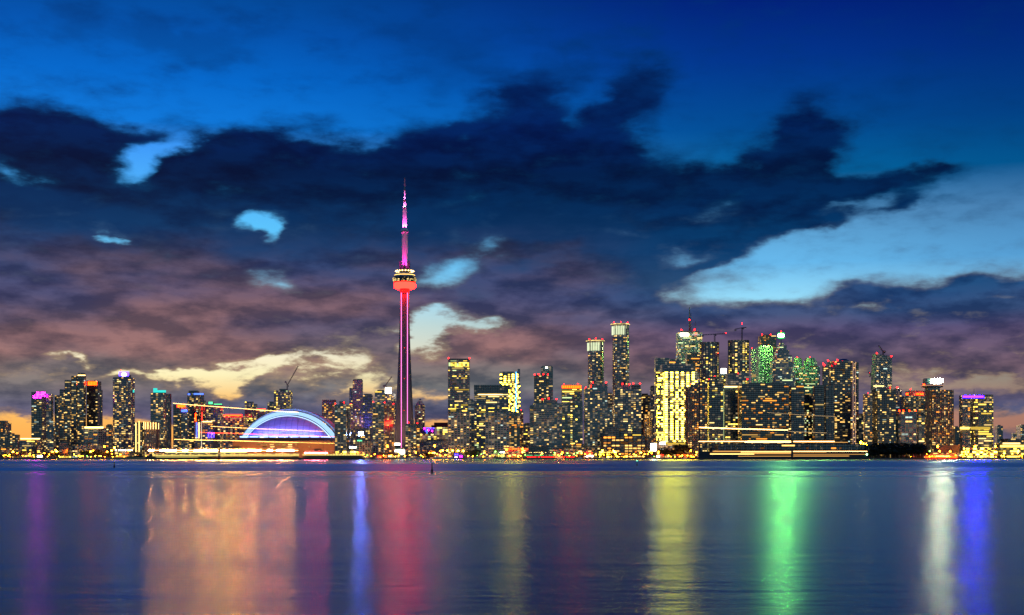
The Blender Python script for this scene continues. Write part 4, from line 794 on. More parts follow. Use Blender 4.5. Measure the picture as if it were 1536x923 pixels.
def spot(loc, to, power, col, ang, parent, blend=.6):
    d = bpy.data.lights.new('floodlight', 'SPOT'); d.energy = power; d.color = col; d.spot_size = rad(ang); d.spot_blend = blend; d.shadow_soft_size = .6
    o = bpy.data.objects.new('floodlight', d); COL.objects.link(o); o.location = Vector(loc)-base_of(parent); o.parent = parent
    o.rotation_euler = (Vector(to)-Vector(loc)).to_track_quat('-Z', 'Y').to_euler(); return o
for sx in (-1, 1):      # mast floodlights on the pod roof and on the upper pod
    spot((TX+sx*14, TD-15, WZ(410,TD)), (TX, TD, WZ(375,TD)), 240000, (1, .02, .42), 70, r)
    spot((TX+sx*6.5, TD-8, WZ(345.5,TD)), (TX, TD, WZ(326,TD)), 170000, (1, .08, .62), 60, r)
    spot((TX+sx*4, TD-5.5, WZ(314,TD)), (TX, TD, WZ(302,TD)), 50000, (1, .16, .70), 70, r)
    spot((TX+sx*3, TD-4.5, WZ(302.6,TD)), (TX, TD, WZ(288,TD)), 45000, (1, .16, .70), 50, r)
    spot((TX+sx*46, TD-62, 9), (TX+sx*10, TD, 70), 130000, (1, .46, .30), 60, r, 1.0)
r2 = B('tower_foot_pavilion', 'dazzling white lit pavilion at the foot of the needle tower', 597, 2640)
block(r2, 'wall', 588, 606, 672, None, 'hall', 2640, p=.9, mode='full', pal='cream'); panel(r2, 'roof_light', 589, 600, 665, 668, 2652, 'white'); block(r2, 'upper_block', 589, 601, 668, 672, 'blank', 2648)
panel(r2, 'lit_band', 584, 607, 675.5, 677.5, 2637, 'white'); panel(r2, 'lit_band', 600, 607, 677.8, 681, 2637, 'white')

# ------------------------------------------------------------------ the blue stadium dome
DD = 2620.0; DX = WX(432, DD); RD = 78/F*DD
r = thing('stadium_dome', 'stadium with a blue lit arched dome roof over a dark orange base', 'stadium', (DX, DD+60, LAND))
zb = WZ(657, DD); zt = WZ(613, DD); H = zt-zb
def seamed(gg):      # pale roof skin with darker seams between the long panels
    sp = gg.node('ShaderNodeSeparateXYZ', None, Vector=gg.node('ShaderNodeTexCoord').outputs['Object'])
    a = gg.m('LESS_THAN', gg.m('FRACT', gg.m('MULTIPLY', sp.outputs[0], 1/11.0)), .12); b = gg.m('LESS_THAN', gg.m('FRACT', gg.m('MULTIPLY', sp.outputs[2], 1/9.0)), .10)
    n = gg.noise(gg.node('ShaderNodeTexCoord').outputs['Object'], .06, 4, .6)
    c = gg.mixc(gg.m('MAXIMUM', a, b), gg.mixc(n, (.44, .44, .47), (.72, .72, .76)), (.40, .40, .44))
    return gg.node('ShaderNodeBsdfPrincipled', None, Base__Color=c, Roughness=.6).outputs[0]
M['domep'] = mat('white_roof_membrane', seamed)
# profile measured on the photo: a circular arc 150 wide and 43 high; four nested shells step back one behind another
def arcshell(part, half, rise, y0, y1, m, th=1.2, n=36, zbase=zb):
    """A barrel slice between depths y0..y1 under a circular arc (half width, rise)."""
    R = (half*half+rise*rise)/(2*rise); a = math.asin(min(1, half/R)) if rise <= half else math.pi/2; mb = MB(); pr = None
    for i in range(n+1):
        t = -a+2*a*i/n; x, z = R*math.sin(t), R*math.cos(t)-(R-rise); xi, zi = (R-th)*math.sin(t), (R-th)*math.cos(t)-(R-rise)
        sec = [(DX+x, y0, zbase+z), (DX+x, y1, zbase+z), (DX+xi, y1, zbase+zi), (DX+xi, y0, zbase+zi)]
        if pr:
            for k in range(4): j = (k+1) % 4; mb.quad([pr[k], sec[k], sec[j], pr[j]])
        else: mb.quad(sec[::-1])
        pr = sec
    mb.quad(pr); return mb.build(part, m, r)
PX = DD/F
arcshell('back_roof_panel', 76*PX, 44.5*PX, DD+30, DD+120, M['domep'], 3.0)
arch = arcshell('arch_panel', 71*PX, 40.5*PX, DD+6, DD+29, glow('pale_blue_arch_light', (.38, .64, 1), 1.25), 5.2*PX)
arcshell('arch_joint', 65.2*PX, 34.6*PX, DD+5, DD+6, M['dark'], .8*PX)
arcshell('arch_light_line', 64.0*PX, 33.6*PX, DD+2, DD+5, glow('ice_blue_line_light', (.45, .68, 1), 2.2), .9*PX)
# the near quarter dome: a shallow ribbed cap that fills the arch
mb = MB(); nu, nv = 28, 10; half, rise = 63*PX, 32.8*PX; R = (half*half+rise*rise)/(2*rise); a = math.asin(half/R)
def cap(i, j):
    t = -a+2*a*i/nu; x, z = R*math.sin(t), R*math.cos(t)-(R-rise); s = j/nv
    return (DX+x*(1-.04*s), DD+5-46*math.sin(s*math.pi/2)*max(.02, z/rise)**.5, zb+z*math.cos(s*math.pi/2*.98))
for i in range(nu):
    for j in range(nv): mb.quad([cap(i,j), cap(i,j+1), cap(i+1,j+1), cap(i+1,j)])
mb.build('front_roof_panel', M['domep'], r, True)
mb = MB(); mb.box(DX-77*PX, DX+77*PX, DD-8, DD+150, LAND, WZ(660.4,DD), 0); mb.box(DX-75*PX, DX+75*PX, DD-50, DD-8.01, LAND, WZ(661.5,DD), 0); mb.build('base_wall', plain('stadium_base', (.30, .15, .09), .8), r)
mb = MB(); mb.box(DX-74*PX, DX+76*PX, DD-8, DD+30, WZ(660.3,DD), zb-.02, 0); mb.build('ring_wall', plain('stadium_ring', (.33, .13, .09), .8), r)
rg = random.Random(9)
for (xa, xb) in ((384, 392), (393, 402), (404, 412), (413, 421), (422, 430), (431, 439), (441, 446), (462, 466)):
    for yy in (666.4, 669.6):
        if rg.random() < .75: panel(r, 'concourse_window', xa+rg.uniform(0, 2), xb-rg.uniform(0, 2), yy, yy+1.5, DD-50, 'cream')
for i in range(9):      # floodlights along the ring that wash the front of the roof blue
    x = DX+(-60+15*i)*PX; y = DD-50+abs(i-4)*3.2
    mb = MB(); mb.box(x-8, x+8, y-1, y+1, zb+.2, zb+2.6); mb.build('flood_lamp', glow('blue_flood_lamp', (.30, .46, 1), 3.0) if i == 0 else bpy.data.materials['blue_flood_lamp'], r)
    spot((x, y-5, zb+3), (x, DD-5, zb+H*.24), 62000, (.06, .10, 1), 120, r, 1.0)
for k in range(5): spot((DX+(-72+36*k)*PX, DD-92, 14), (DX+(-66+33*k)*PX, DD-50, 22), 90000, (1, .42, .10), 110, r, 1.0)
for sx in (-1, 0, 1): spot((DX+sx*60, DD-120, zb+42), (DX+sx*50, DD+60, zb+H*.9), 200000, (.13, .07, 1), 90, r, 1.0)

# ------------------------------------------------------------------ cranes on the unfinished towers
def lattice(mb, a, b, w, n, r=.28):
    a, b = Vector(a), Vector(b); d = (b-a); L = d.length; d.normalize(); u = d.cross(Vector((0,1,0)) if abs(d.y) < .9 else Vector((1,0,0))).normalized(); v = d.cross(u)
    off = [(u*sx+v*sy)*w/2 for sx, sy in ((1,1),(1,-1),(-1,-1),(-1,1))]
    for o in off: mb.tube(a+o, b+o, r, n=4)
    for k in range(n):
        p, q = a+d*L*k/n, a+d*L*(k+1)/n
        for i in range(4): mb.tube(p+off[i], q+off[(i+1) % 4], r*.6, n=3, caps=False)
def crane(label, x, ybase, ytop, D, tip, tail=None, lamp=True):
    """Tower crane: lattice mast, jib to the photo point tip, counter jib with ballast, cab and a red lamp."""
    t = thing('tower_crane', label, 'crane', (WX(x,D), D, WZ(ybase,D)), 'construction cranes on the roofs')
    mb = MB(); lattice(mb, (WX(x,D), D, WZ(ybase,D)), (WX(x,D), D, WZ(ytop,D)), 2.0, max(4, int((ybase-ytop)/2)), .34); mb.build('mast', M['steel'], t)
    a = Vector((WX(x,D), D, WZ(ytop,D))); b = Vector((WX(tip[0],D), D+3, WZ(tip[1],D)))
    mb = MB(); lattice(mb, a, b, 1.5, 14, .30); mb.build('jib', M['steel'], t)
    tl = tail or (x-(tip[0]-x)*.25, ytop); c = Vector((WX(tl[0],D), D-1, WZ(tl[1],D)))
    mb = MB(); lattice(mb, a, c, 1.5, 5, .30); mb.build('counter_jib', M['steel'], t)
    mb = MB(); mb.box(c.x-1.8, c.x+1.8, c.y-1.2, c.y+1.2, c.z-3.4, c.z-.3); mb.build('ballast', M['mid'], t)
    mb = MB(); mb.box(a.x+1.2, a.x+3.2, a.y-2.2, a.y-.2, a.z-3.2, a.z-.6); mb.build('cab', M['dark'], t)
    if lamp: avi(t, [lamp if isinstance(lamp, tuple) else (tip[0], tip[1]-.7)], D+2, 1.5)
crane('luffing crane with a long raised jib on the unfinished tower over the blue dome', 431, 586, 578, 3060, (447, 549), (428.4, 572), lamp=False)
crane('faint luffing crane over the tower with the square white sign', 578, 582, 578.5, 2900, (587.5, 565), (575.5, 578), lamp=False)
crane('crane with a long level jib above the unfinished round tower nearest the rooftop antennas', 1072, 513, 501.6, 2730, (1089, 500.4), (1054, 502.6))
crane('tall mast crane with a short jib on the unfinished tower with yellow lit columns', 1113, 510, 492, 2750, (1119.6, 491.5), (1103, 494), lamp=(1113, 485.5))
crane('small crane with a steep jib on top of the sloped teal glass tower', 1324.6, 533, 527.5, 2634, (1318.4, 518), (1327, 526.5), lamp=False)
crane('small red lamp crane on the roof behind the sloped teal glass tower', 1305, 566, 561, 2900, (1303.4, 558), (1307, 561), lamp=(1304, 559.5))

# ------------------------------------------------------------------ waterfront: low pavilions, trees, lamps, boats
def low(name, label, x0, x1, yt, D, style, lamps=(), **kw):
    r = B(name, label, (x0+x1)/2, D, 'pavilion'); block(r, 'wall', x0, x1, yt, None, style, D, **kw)
    mb = MB(); mb.box(WX(x0-.6,D), WX(x1+.6,D), D-1.4, D+8, WZ(yt,D)+.02, WZ(yt,D)+.7); mb.build('roof', M['dark'], r)
    for (a, b, y0, y1, m) in lamps:      # lit fronts are rows of separate bays
        n = max(1, round((b-a)/2.4)); w = (b-a)/n
        for i in range(n):
            if n < 4 or rng.random() < .84: panel(r, 'lit_bay', a+i*w+rng.uniform(0, .4), a+(i+1)*w-rng.uniform(.5, 1.1), y0+rng.uniform(0, .3)*(y1-y0), y1-rng.uniform(0, .2)*(y1-y0), D-1.5, m)
    return r
low('quay_shed', 'brown quay shed at the far left shore', 1, 26, 673, 2300, 'brown', p=.4)
low('quay_pavilion', 'low pavilion with a glowing white front under the magenta crown tower', 33, 50, 678, 2285, 'hall', [(34, 49, 683, 685, 'cream'), (56, 64, 683, 686.4, 'white')], p=.8, mode='full', pal='amber')
low('quay_pavilion', 'bright low front left of the park trees', 88, 108, 684, 2275, 'hall', [(89, 107, 684.6, 687, 'yellow')], p=.8)
low('canopy_station', 'long canopy with a white lit edge at the foot of the violet crowned tower', 172, 200, 674, 2330, 'hall', [(173, 199, 674.4, 676.4, 'white')], p=.7, pal='amber')
low('marina_office', 'low yellow lit marina building in front of the green grey tower by the dome', 503, 534, 677, 2290, 'hall', [(504, 533, 680, 682, 'yellow'), (524, 535, 670, 672.5, 'white')], p=.8, mode='full', pal='bright')
low('tent_pavilion', 'orange lit pavilion under two pitched dark roofs below the red sign', 565, 581, 682.5, 2280, 'brown', [(567, 580, 684, 686, 'orange')], p=.7)
low('tent_pavilion', 'cream lit pavilion with glass front below the needle tower', 582, 600, 683, 2279, 'hall', [(583, 599, 684.5, 686.5, 'cream')], p=.9, mode='full', pal='cream')
for x0, xm, x1, y in ((566, 573, 580, 678.5), (580, 588, 597, 677.5)):
    o = B('tent_roof', 'dark pitched canopy roof over the %s pavilion' % ('orange lit' if x0 < 570 else 'cream lit'), xm, 2282, 'canopy'); mb = MB(); D = 2281
    p = [(x0, 682.4), (x1, 682.4), (xm, y)]; q = [(WX(a,D), WZ(b,D)) for a, b in p]
    mb.quad([(a, D-4, z) for a, z in q]); mb.quad([(a, D+9, z) for a, z in reversed(q)])
    for i in range(3): a, b = q[i], q[(i+1) % 3]; mb.quad([(a[0],D-4,a[1]),(a[0],D+9,a[1]),(b[0],D+9,b[1]),(b[0],D-4,b[1])][::-1])
    mb.build('canopy', M['dark'], o)
    for k, px in enumerate((x0+2, x1-2)): pole(o, 'post', px, 682.4, 687.6, D-3, .25, 'dark')
low('dark_canopy', 'dark wedge roofed building with gold soffit right of the needle tower foot', 633, 652, 677, 2300, 'blank', [(634, 650, 675.6, 676.8, 'amber')], p=0)
low('festival_stage', 'small festival stage glowing violet on the quay', 681, 695, 680, 2282, 'plainn', [(682, 688, 681, 683.4, 'violet'), (689, 694, 683.6, 686, 'magenta'), (682.5, 686, 685, 686.6, 'white')], p=0)
low('boathouse', 'long warm fronted boathouse below the pale gridded slab', 649, 680, 681, 2290, 'brown', [(652, 679, 684.4, 686, 'cream')], p=.7)
low('green_kiosk', 'low kiosk with a green lit fascia before the balcony grid slab', 712, 727, 679, 2284, 'hall', [(713, 726, 679.4, 680.8, 'greenroof')], p=.6, pal='mixed')
low('teal_roof_hall', 'low hall with teal roof and white lamps left of the orange terrace', 740, 759, 676, 2300, 'condot', [(750, 757, 677.4, 679.6, 'white'), (737, 757, 681.6, 685.4, 'yellow')], p=.6, pal='mixed')
low('orange_terrace', 'terrace building glowing orange beside a black shed on the quay', 759, 793, 672, 2300, 'pink', [(760, 792, 673, 674.8, 'orange'), (762, 782, 682, 684, 'cream'), (772, 778, 676.5, 680, 'ygreen')], p=.7, pal='amber', fins=None)
low('black_shed', 'big black windowless shed beside the orange terrace', 793, 822, 670, 2305, 'blank', p=0)
low('tour_pier_hall', 'black pier hall with thin green and red light lines', 784, 830, 678.5, 2272, 'blank', [(790, 866, 682.8, 683.4, 'greenroof'), (788, 862, 685.2, 685.8, 'deepred'), (786, 830, 678.7, 679.2, 'roofline')], p=0)
low('pink_arcade', 'long pinkish arcade with tall openings left of the dark warehouse', 830, 888, 673.5, 2296, 'pink', p=.25, bay=8, fins=None)
low('red_front_kiosk', 'kiosk with a dazzling red white front at the end of the pinkish arcade', 876, 891, 680, 2276, 'brown', [(879, 888, 678.5, 682.6, 'deepred'), (877, 890, 683.2, 685.6, 'white')], p=.4)
low('lit_colonnade', 'bright yellow colonnade along the dark warehouse', 899, 925, 677.5, 2300, 'hall', [(899, 922, 678, 680, 'yellow')], p=.9, mode='full', pal='bright')
low('red_pier_cafe', 'low pier cafe glowing orange red beneath the brown pier tower', 1014, 1058, 681.5, 2285, 'brown', [(1016, 1030, 681.8, 683.2, 'orange'), (1034, 1056, 682.4, 684.6, 'amber')], p=.7, pal='amber')
low('white_front_cafe', 'low cafe with white and pink lamps below the white billboard', 984, 1000, 682, 2282, 'brown', [(985, 990, 683, 686, 'white'), (991, 996, 681.6, 683.2, 'deepred'), (995, 999, 684, 686, 'cream')], p=.6)
low('dark_quay_sheds', 'very long black quay sheds behind the right ferries', 1072, 1300, 667, 2275, 'dark', p=.03, st=5)
low('orange_quay_row', 'low quay row flooded with orange lamps right of the dark trees', 1385, 1440, 679.5, 2300, 'brown', [(1388, 1436, 684.6, 687, 'orange'), (1404, 1424, 683.6, 685.4, 'roofline'), (1436, 1442, 681, 685, 'ygreen')], p=.6, pal='amber')
low('yellow_quay_row', 'low glazed quay row glaring yellow under the purple signed tower', 1442, 1496, 677, 2296, 'hall', [(1458, 1494, 679, 681, 'yellow'), (1444, 1492, 684.4, 686.6, 'cream')], p=.9, mode='full', pal='bright')
bb = thing('billboard', 'bright white upright billboard screen left of the brightly lit yellow office', 'billboard', (WX(980,2290), 2290, LAND))
panel(bb, 'screen', 976, 984.3, 665.4, 676.6, 2290, 'screen', .6); mb = MB(); D = 2290
mb.box(WX(975.6,D), WX(984.7,D), D+.02, D+.8, WZ(677,D), WZ(665,D)); mb.build('frame', M['dark'], bb)
for px in (977.5, 982.5): pole(bb, 'post', px, 677, 687.6, D+.4, .35, 'dark')

def leafmesh(seed, n=150, spread=(1, .8, .8)):
    rg = random.Random(seed); mb = MB()
    cl = [(rg.gauss(0, .42)*spread[0], rg.gauss(0, .42)*spread[1], rg.uniform(-.55, .75)*spread[2], rg.uniform(.26, .5)) for _ in range(9)]
    for k in range(n):
        c = rg.choice(cl); d = Vector((rg.gauss(0,1), rg.gauss(0,1), rg.gauss(0,1))).normalized()*c[3]*rg.uniform(.55, 1.05); p = Vector(c[:3])+d
        a = Vector((rg.gauss(0,1), rg.gauss(0,1), rg.gauss(0,1))).normalized(); b = a.cross(d).normalized(); s = rg.uniform(.10, .2)
        mb.quad([p-a*s-b*s*.6, p+a*s-b*s*.6, p+a*s+b*s*.6, p-a*s+b*s*.6])
    return mb
def foliage(name, col):
    def b(gg):
        r = gg.node('ShaderNodeNewGeometry').outputs['Random Per Island']; c = gg.node('ShaderNodeVectorMath', {'operation': 'SCALE'}, _0=col); gg.put(c.inputs['Scale'], gg.m('MULTIPLY_ADD', r, 1.1, .5))
        return gg.node('ShaderNodeBsdfPrincipled', None, Base__Color=c.outputs[0], Roughness=.8).outputs[0]
    return mat(name, b)
M['leaf'] = foliage('dark_leaves', (.035, .06, .022)); M['leafd'] = foliage('near_black_leaves', (.016, .022, .012)); M['bark'] = plain('bark', (.06, .045, .035), .9)
CROWN = [leafmesh(20+i).mesh('crown', M['leaf']) for i in range(4)]; CROWND = [leafmesh(40+i, 200).mesh('crown', M['leafd']) for i in range(4)]
mb = MB(); mb.tube((0,0,0), (0,0,.45), .05, .035, 6); mb.tube((0,0,.40), (.16,.02,.72), .025, .01, 5); mb.tube((0,0,.36), (-.14,.05,.68), .022, .01, 5); mb.tube((0,0,.42), (.02,-.1,.75), .02, .01, 5); TRUNK = mb.mesh('trunk', M['bark'])
rng = random.Random(11)
def tree(x, yt, D, label, group, dark=False, wide=.85):
    h = WZ(yt, D)-LAND; t = thing('tree', label, 'tree', (WX(x,D), D, LAND), group)
    o = link('trunk', TRUNK, t); o.scale = (h, h, h)
    c = link('crown', (CROWND if dark else CROWN)[rng.randrange(4)], t); c.location = (0, 0, h*.62); c.scale = (h*.5*wide, h*.5*wide, h*.42); c.rotation_euler = (0, 0, rng.uniform(0, 6.28))
for i in range(9): tree(124+i*4.3+rng.uniform(-1, 1), 675.5+rng.uniform(-1.5, 3), 2268+rng.uniform(0, 14), 'park tree, green in the lamplight, in the clump below the stepped tower', 'park trees below the stepped tower', i in (2, 3, 4, 6), 1.1)
for i in range(4): tree(163+i*4, 680+rng.uniform(-1, 2), 2266+rng.uniform(0, 10), 'small tree right of the park clump', 'small trees right of the park clump')
for i in range(5): tree(70+i*4.4, 679+rng.uniform(-2, 2), 2280+rng.uniform(0, 10), 'small tree under street lamps left of the dark blue block', 'small trees left of the dark blue block')
for i in range(6): tree(700+i*3.2, 675+rng.uniform(-2, 4), 2275+rng.uniform(0, 10), 'dark green tree between the stage and the green kiosk', 'trees between stage and green kiosk')
for i in range(8): tree(845+i*5.6, 681+rng.uniform(-1, 1.6), 2270+rng.uniform(0, 6), 'round tree lit green before the pinkish arcade', 'trees before the pinkish arcade')
for i in range(7): tree(898+i*5.4+rng.uniform(-1, 1), 679.5+rng.uniform(-2, 2), 2264+rng.uniform(0, 8), 'dark tree before the dark warehouse', 'trees before the dark warehouse', True)
for x, y in ((992, 672), (997, 671.5), (1004, 674), (1010, 673), (1015, 669), (1020, 667), (1025, 666.5)): tree(x, y, 2274+rng.uniform(0, 10), 'large dark tree before the brightly lit yellow office', 'dark trees before the lit yellow office', True, 1.05)
for i in range(46): tree(1301+i*1.86+rng.uniform(-1, 1), 666+rng.uniform(-3, 5) if i > 6 else 674+rng.uniform(-3, 3), 2256+rng.uniform(0, 26), 'black tree in the dense dark clump right of the ferries', 'dense dark trees right of the ferries', True, 1.2)
for i in range(10): tree(1272+i*3.3+rng.uniform(-1, 1), 668+rng.uniform(-2, 3), 2290+rng.uniform(0, 14), 'black tree behind the quay sheds at the end of the ferries', 'dark trees behind the quay sheds', True, 1.2)
for i in range(5): tree(3+i*4.6, 681+rng.uniform(-2, 2), 2265+rng.uniform(0, 8), 'dark tree on the far left shore', 'dark trees on the far left shore', True)
for i in range(4): tree(640+i*3.2, 678+rng.uniform(-1, 2), 2270+rng.uniform(0, 6), 'dark tree by the wedge roofed building', 'dark trees by the wedge roofed building', True)

# street lamps: one of each light colour built, the rest copied
def lampmat(n, c, s): return glow(n, c, s)
def lamp_proto(label, col, s, group):
    t = thing('street_lamp', label, 'street lamp', (0, 0, LAND), group)
    mb = MB(); mb.tube((0,0,LAND), (0,0,LAND+7.2), .14, .09, 6); mb.tube((0,0,LAND+7.1), (0,-.9,LAND+7.5), .07, .06, 5); mb.build('pole', M['dark'], t)
    mb = MB(); mb.lathe([(.12, LAND+6.8), (.9, LAND+7.1), (1.0, LAND+7.7), (.3, LAND+8.2)], (0, -1.0), 8); mb.build('lantern', glow(group, col, s*1.7, .85), t); return t
def place(proto, x, y, D, first):
    t = proto
    if not first:
        t = proto.copy(); COL.objects.link(t)
        for ch in proto.children: c = ch.copy(); COL.objects.link(c); c.parent = t
    k = max(.35, (WZ(y, D)-LAND)/7.5); t.location = (WX(x,D), D, LAND); t.scale = (max(.8, min(k, 1.5)), max(.8, min(k, 1.5)), k)
rng = random.Random(21)
LAMPS = dict(
    amber=('amber lit street lamp on the waterfront', (1, .14, .003), 200, [(9, 683), (15, 685), (26, 680), (34, 684), (62, 683), (67, 680), (72, 685), (79, 678), (84, 675.5), (157, 670), (161, 678), (168, 681), (557, 684.5), (562, 681.5), (581, 669.5), (624, 679), (644, 679.5), (652, 669), (655.5, 681), (661, 684), (1036, 684), (1041, 686), (1050, 683.5), (1053, 680), (1061, 684.5), (1390, 681.4), (1394, 684.6), (1406, 670), (1409, 677), (1412, 684.3), (1425, 677.3), (1433, 683), (1441, 683), (1462, 670), (1493, 670), (1398, 684.6), (1403, 685), (760, 675), (784, 674)]),
    cream=('cream lit street lamp on the waterfront', (1, .36, .010), 170, [(20, 678), (39, 684.5), (51, 685.2), (114, 684), (118, 683.8), (122, 684.6), (172, 672), (176, 684), (181, 682), (187, 685), (512, 682), (519, 682), (541, 686), (548, 685.2), (587, 683), (598, 683.5), (607, 685), (615, 683), (635, 685.4), (664, 676), (671, 676), (679, 676), (687, 676.6), (695, 676.6), (668, 683), (702, 684), (709, 684.5), (735, 684), (764, 684), (777, 685.8), (781, 684), (832, 682), (839, 684), (872, 680), (885, 682), (894, 682), (900, 684), (930, 681.4), (951, 681.8), (967, 681.5), (974, 678), (987, 684), (1003, 684.6), (1012, 686.2), (1020, 684.8), (1291, 664), (1295, 667), (1306, 674), (1345, 668), (1366, 685.8), (1448, 681), (1455, 685), (1472, 679), (1481, 684), (1506, 680), (1518, 681), (1527, 676.5), (1533, 682), (1299, 667.4), (940, 684), (917, 685), (854, 684), (861, 681), (725, 685)]),
    green=('lamp casting greenish light among waterfront trees', (.22, 1, .08), 22, [(131, 684), (143, 685.6), (152, 684.5), (170, 686), (532, 684), (551, 683), (632, 683.6), (716, 683.5), (722, 681.6), (743, 677.6), (748, 682), (788, 682.4), (811, 682.4), (832, 679.6), (851, 680), (866, 679.6), (981, 685), (1394, 677), (1298.6, 682.4)]))
for i in range(110):
    LAMPS[rng.choice(('amber', 'amber', 'cream', 'cream', 'cream'))][3].append((rng.choice((rng.uniform(0, 222), rng.uniform(500, 905), rng.uniform(900, 1064), rng.uniform(1385, 1536))), rng.choice((rng.uniform(683, 686.5), rng.uniform(676, 684)))))
for key, (lab, col, s, pts) in LAMPS.items():
    p = lamp_proto(lab, col, s, {'amber': 'amber street lamps', 'cream': 'cream street lamps', 'green': 'greenish lamps'}[key])
    for i, (x, y) in enumerate(pts): place(p, x, y, rng.uniform(2253, 2270) if y > 680 else rng.uniform(2268, 2284), i == 0)

# moored boats along the quay
def boat_proto(kind, label):
    t = thing(kind, label, 'boat', (0, 0, 0)); mb = MB(); L = 7.0
    sec = [(-L, 1.2, .9), (-L*.4, 1.7, 1.0), (L*.4, 1.5, 1.2), (L, .12, 1.7)]; pr = None
    for x, w, z in sec:
        s = [(x, -w, z), (x, -w*.7, -.3), (x, w*.7, -.3), (x, w, z)]
        if pr:
            for k in range(4): j = (k+1) % 4; mb.quad([pr[k], pr[j], s[j], s[k]])
        else: mb.quad(s)
        pr = s
    mb.quad(pr[::-1]); mb.build('hull', M['white'], t)
    mb = MB(); mb.box(-3.4, 2.2, -1.1, 1.1, 1.0, 2.5); mb.box(-2.6, .8, -.9, .9, 2.5, 3.5); mb.build('cabin', M['white'], t)
    mb = MB(); mb.box(-3.0, 1.9, -1.16, -1.1, 1.6, 2.2); mb.build('cabin_window', GL['amber'], t)
    if kind == 'sail_boat': mb = MB(); mb.tube((.6,0,1), (.6,0,15), .14, .08, 6); mb.tube((.6,0,2.6), (-4.6,0,2.8), .1, .08, 5); mb.build('mast', M['white'], t)
    return t
pm, ps = boat_proto('motor_boat', None), boat_proto('sail_boat', None); nb = 0
rng = random.Random(31)
def boat(proto, x, D, label, group, first):
    t = proto
    if not first:
        t = proto.copy(); COL.objects.link(t)
        for ch in proto.children: c = ch.copy(); COL.objects.link(c); c.parent = t
    t.location = (WX(x,D), D, 0); t.rotation_euler = (0, 0, rng.choice((0, math.pi))+rng.uniform(-.3, .3)); tag(t, label, 'boat', group)
for i, x in enumerate((506, 516, 528, 545, 549, 566, 604, 613, 622, 648, 668, 714, 730, 870, 906, 915, 978, 1004, 1028)): boat(pm, x, 2240+rng.uniform(-4, 5), 'small white motor boat moored along the quay', 'motor boats moored along the quay', i == 0)
for i, x in enumerate((628, 653, 658.6, 661, 676, 704, 737, 839)): boat(ps, x, 2241+rng.uniform(-3, 4), 'small white sailing boat with a bare mast moored along the quay', 'sailing boats moored along the quay', i == 0)
t = thing('cargo_barge', 'long low tan barge with dark stern on the water under the violet crowned tower', 'barge', (WX(190,2120), 2120, 0)); D = 2120
mb = MB(); mb.prism([(WX(160,D),D+2),(WX(163,D),D-3),(WX(219,D),D-3),(WX(219,D),D+5),(WX(163,D),D+5)], -.4, WZ(686.3,D), 0, 0); mb.build('hull', plain('tan_hull', (.42, .30, .16), .6), t)
mb = MB(); mb.box(WX(219.05,D), WX(231,D), D-3.2, D+5.2, -.4, WZ(685,D)); mb.build('stern', M['dark'], t); mb = MB(); mb.box(WX(190,D), WX(215,D), D-1, D+3, WZ(686.25,D), WZ(684.8,D)); mb.build('cargo', M['dark'], t)

# ------------------------------------------------------------------ ferries, masts and lamp strings added to trace moving boats' light trails
M['hull'] = plain('navy_hull', (.012, .018, .035), .4); M['cream_paint'] = plain('tan_paint', (.16, .10, .045), .5)
def ferry(label, x0, x1, D, lines, hullz=2.6, paint='cream_paint', roofy=673.0, sal=None):
    t = thing('ferry', label, 'ferry', (WX((x0+x1)/2,D), D, 0), 'ferries off the quay'); X0, X1 = WX(x0,D), WX(x1,D); W = 7.0
    mb = MB(); mb.prism([(X0,D),(X0+3,D-W),(X1-3,D-W),(X1,D),(X1-3,D+W),(X0+3,D+W)], -.6, hullz, 0, 0); mb.build('hull', M['hull'], t)
    zt = WZ(roofy, D); zs = sorted(WZ(y, D) for y in (l[0] for l in lines))
    mb = MB(); mb.box(X0+4, X1-4, D-W+1.6, D+W-1.6, hullz+.01, hullz+(zt-hullz)*.42); mb.build('saloon', M[paint], t)
    for k, z in enumerate((hullz+(zt-hullz)*.42, zt)):
        mb = MB(); mb.box(X0+3+k, X1-3-k, D-W+.3, D+W-.3, z+.02, z+.4); mb.build('deck', M['hull'] if paint == 'hull' else M['white'], t)
    mb = MB()
    for i in range(int((X1-X0)/9)): x = X0+10+i*9; mb.tube((x, D-W+.7, hullz+(zt-hullz)*.42+.4), (x, D-W+.7, zt), .13, n=5); mb.tube((x, D+W-.7, hullz+(zt-hullz)*.42+.4), (x, D+W-.7, zt), .13, n=5)
    mb.build('deck_railing', M['white'], t)
    mb = MB(); xm = (X0+X1)/2; mb.box(X0+16, X0+25, D-3, D+3, zt+.42, zt+3.2); mb.build('wheelhouse', M[paint], t)
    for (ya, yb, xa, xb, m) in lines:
        xa, xb = WX(max(xa, x0+1),D), WX(min(xb, x1-1),D); mb = MB(); mb.box(xa, xb, D-W-.5, D-W-.2, WZ(yb,D), WZ(ya,D)); mb.box(xa-.2, xb+.2, D-W-.197, D-W+.1, WZ(yb,D)-.1, WZ(ya,D)+.1, 1); mb.build('deck_light', [m, M['hull']], t)  # lamp bars added along the light trail, dark backing stops spill behind
    return t
def festoon(t, pa, pb, D, m, sag=.8, r=.42, step=1.0, dy=-7.0):  # bulb strings added along the moving boats' light trails
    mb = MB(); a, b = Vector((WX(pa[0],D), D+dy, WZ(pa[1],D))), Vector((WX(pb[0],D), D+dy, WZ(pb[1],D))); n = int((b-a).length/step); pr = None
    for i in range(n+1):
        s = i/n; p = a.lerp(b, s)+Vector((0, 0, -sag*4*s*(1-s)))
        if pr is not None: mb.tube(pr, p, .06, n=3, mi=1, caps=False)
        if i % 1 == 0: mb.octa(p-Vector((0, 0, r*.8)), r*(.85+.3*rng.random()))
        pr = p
    o = mb.build('string_lights', [m, M['dark']], t); o['kind'] = 'stuff'; return o
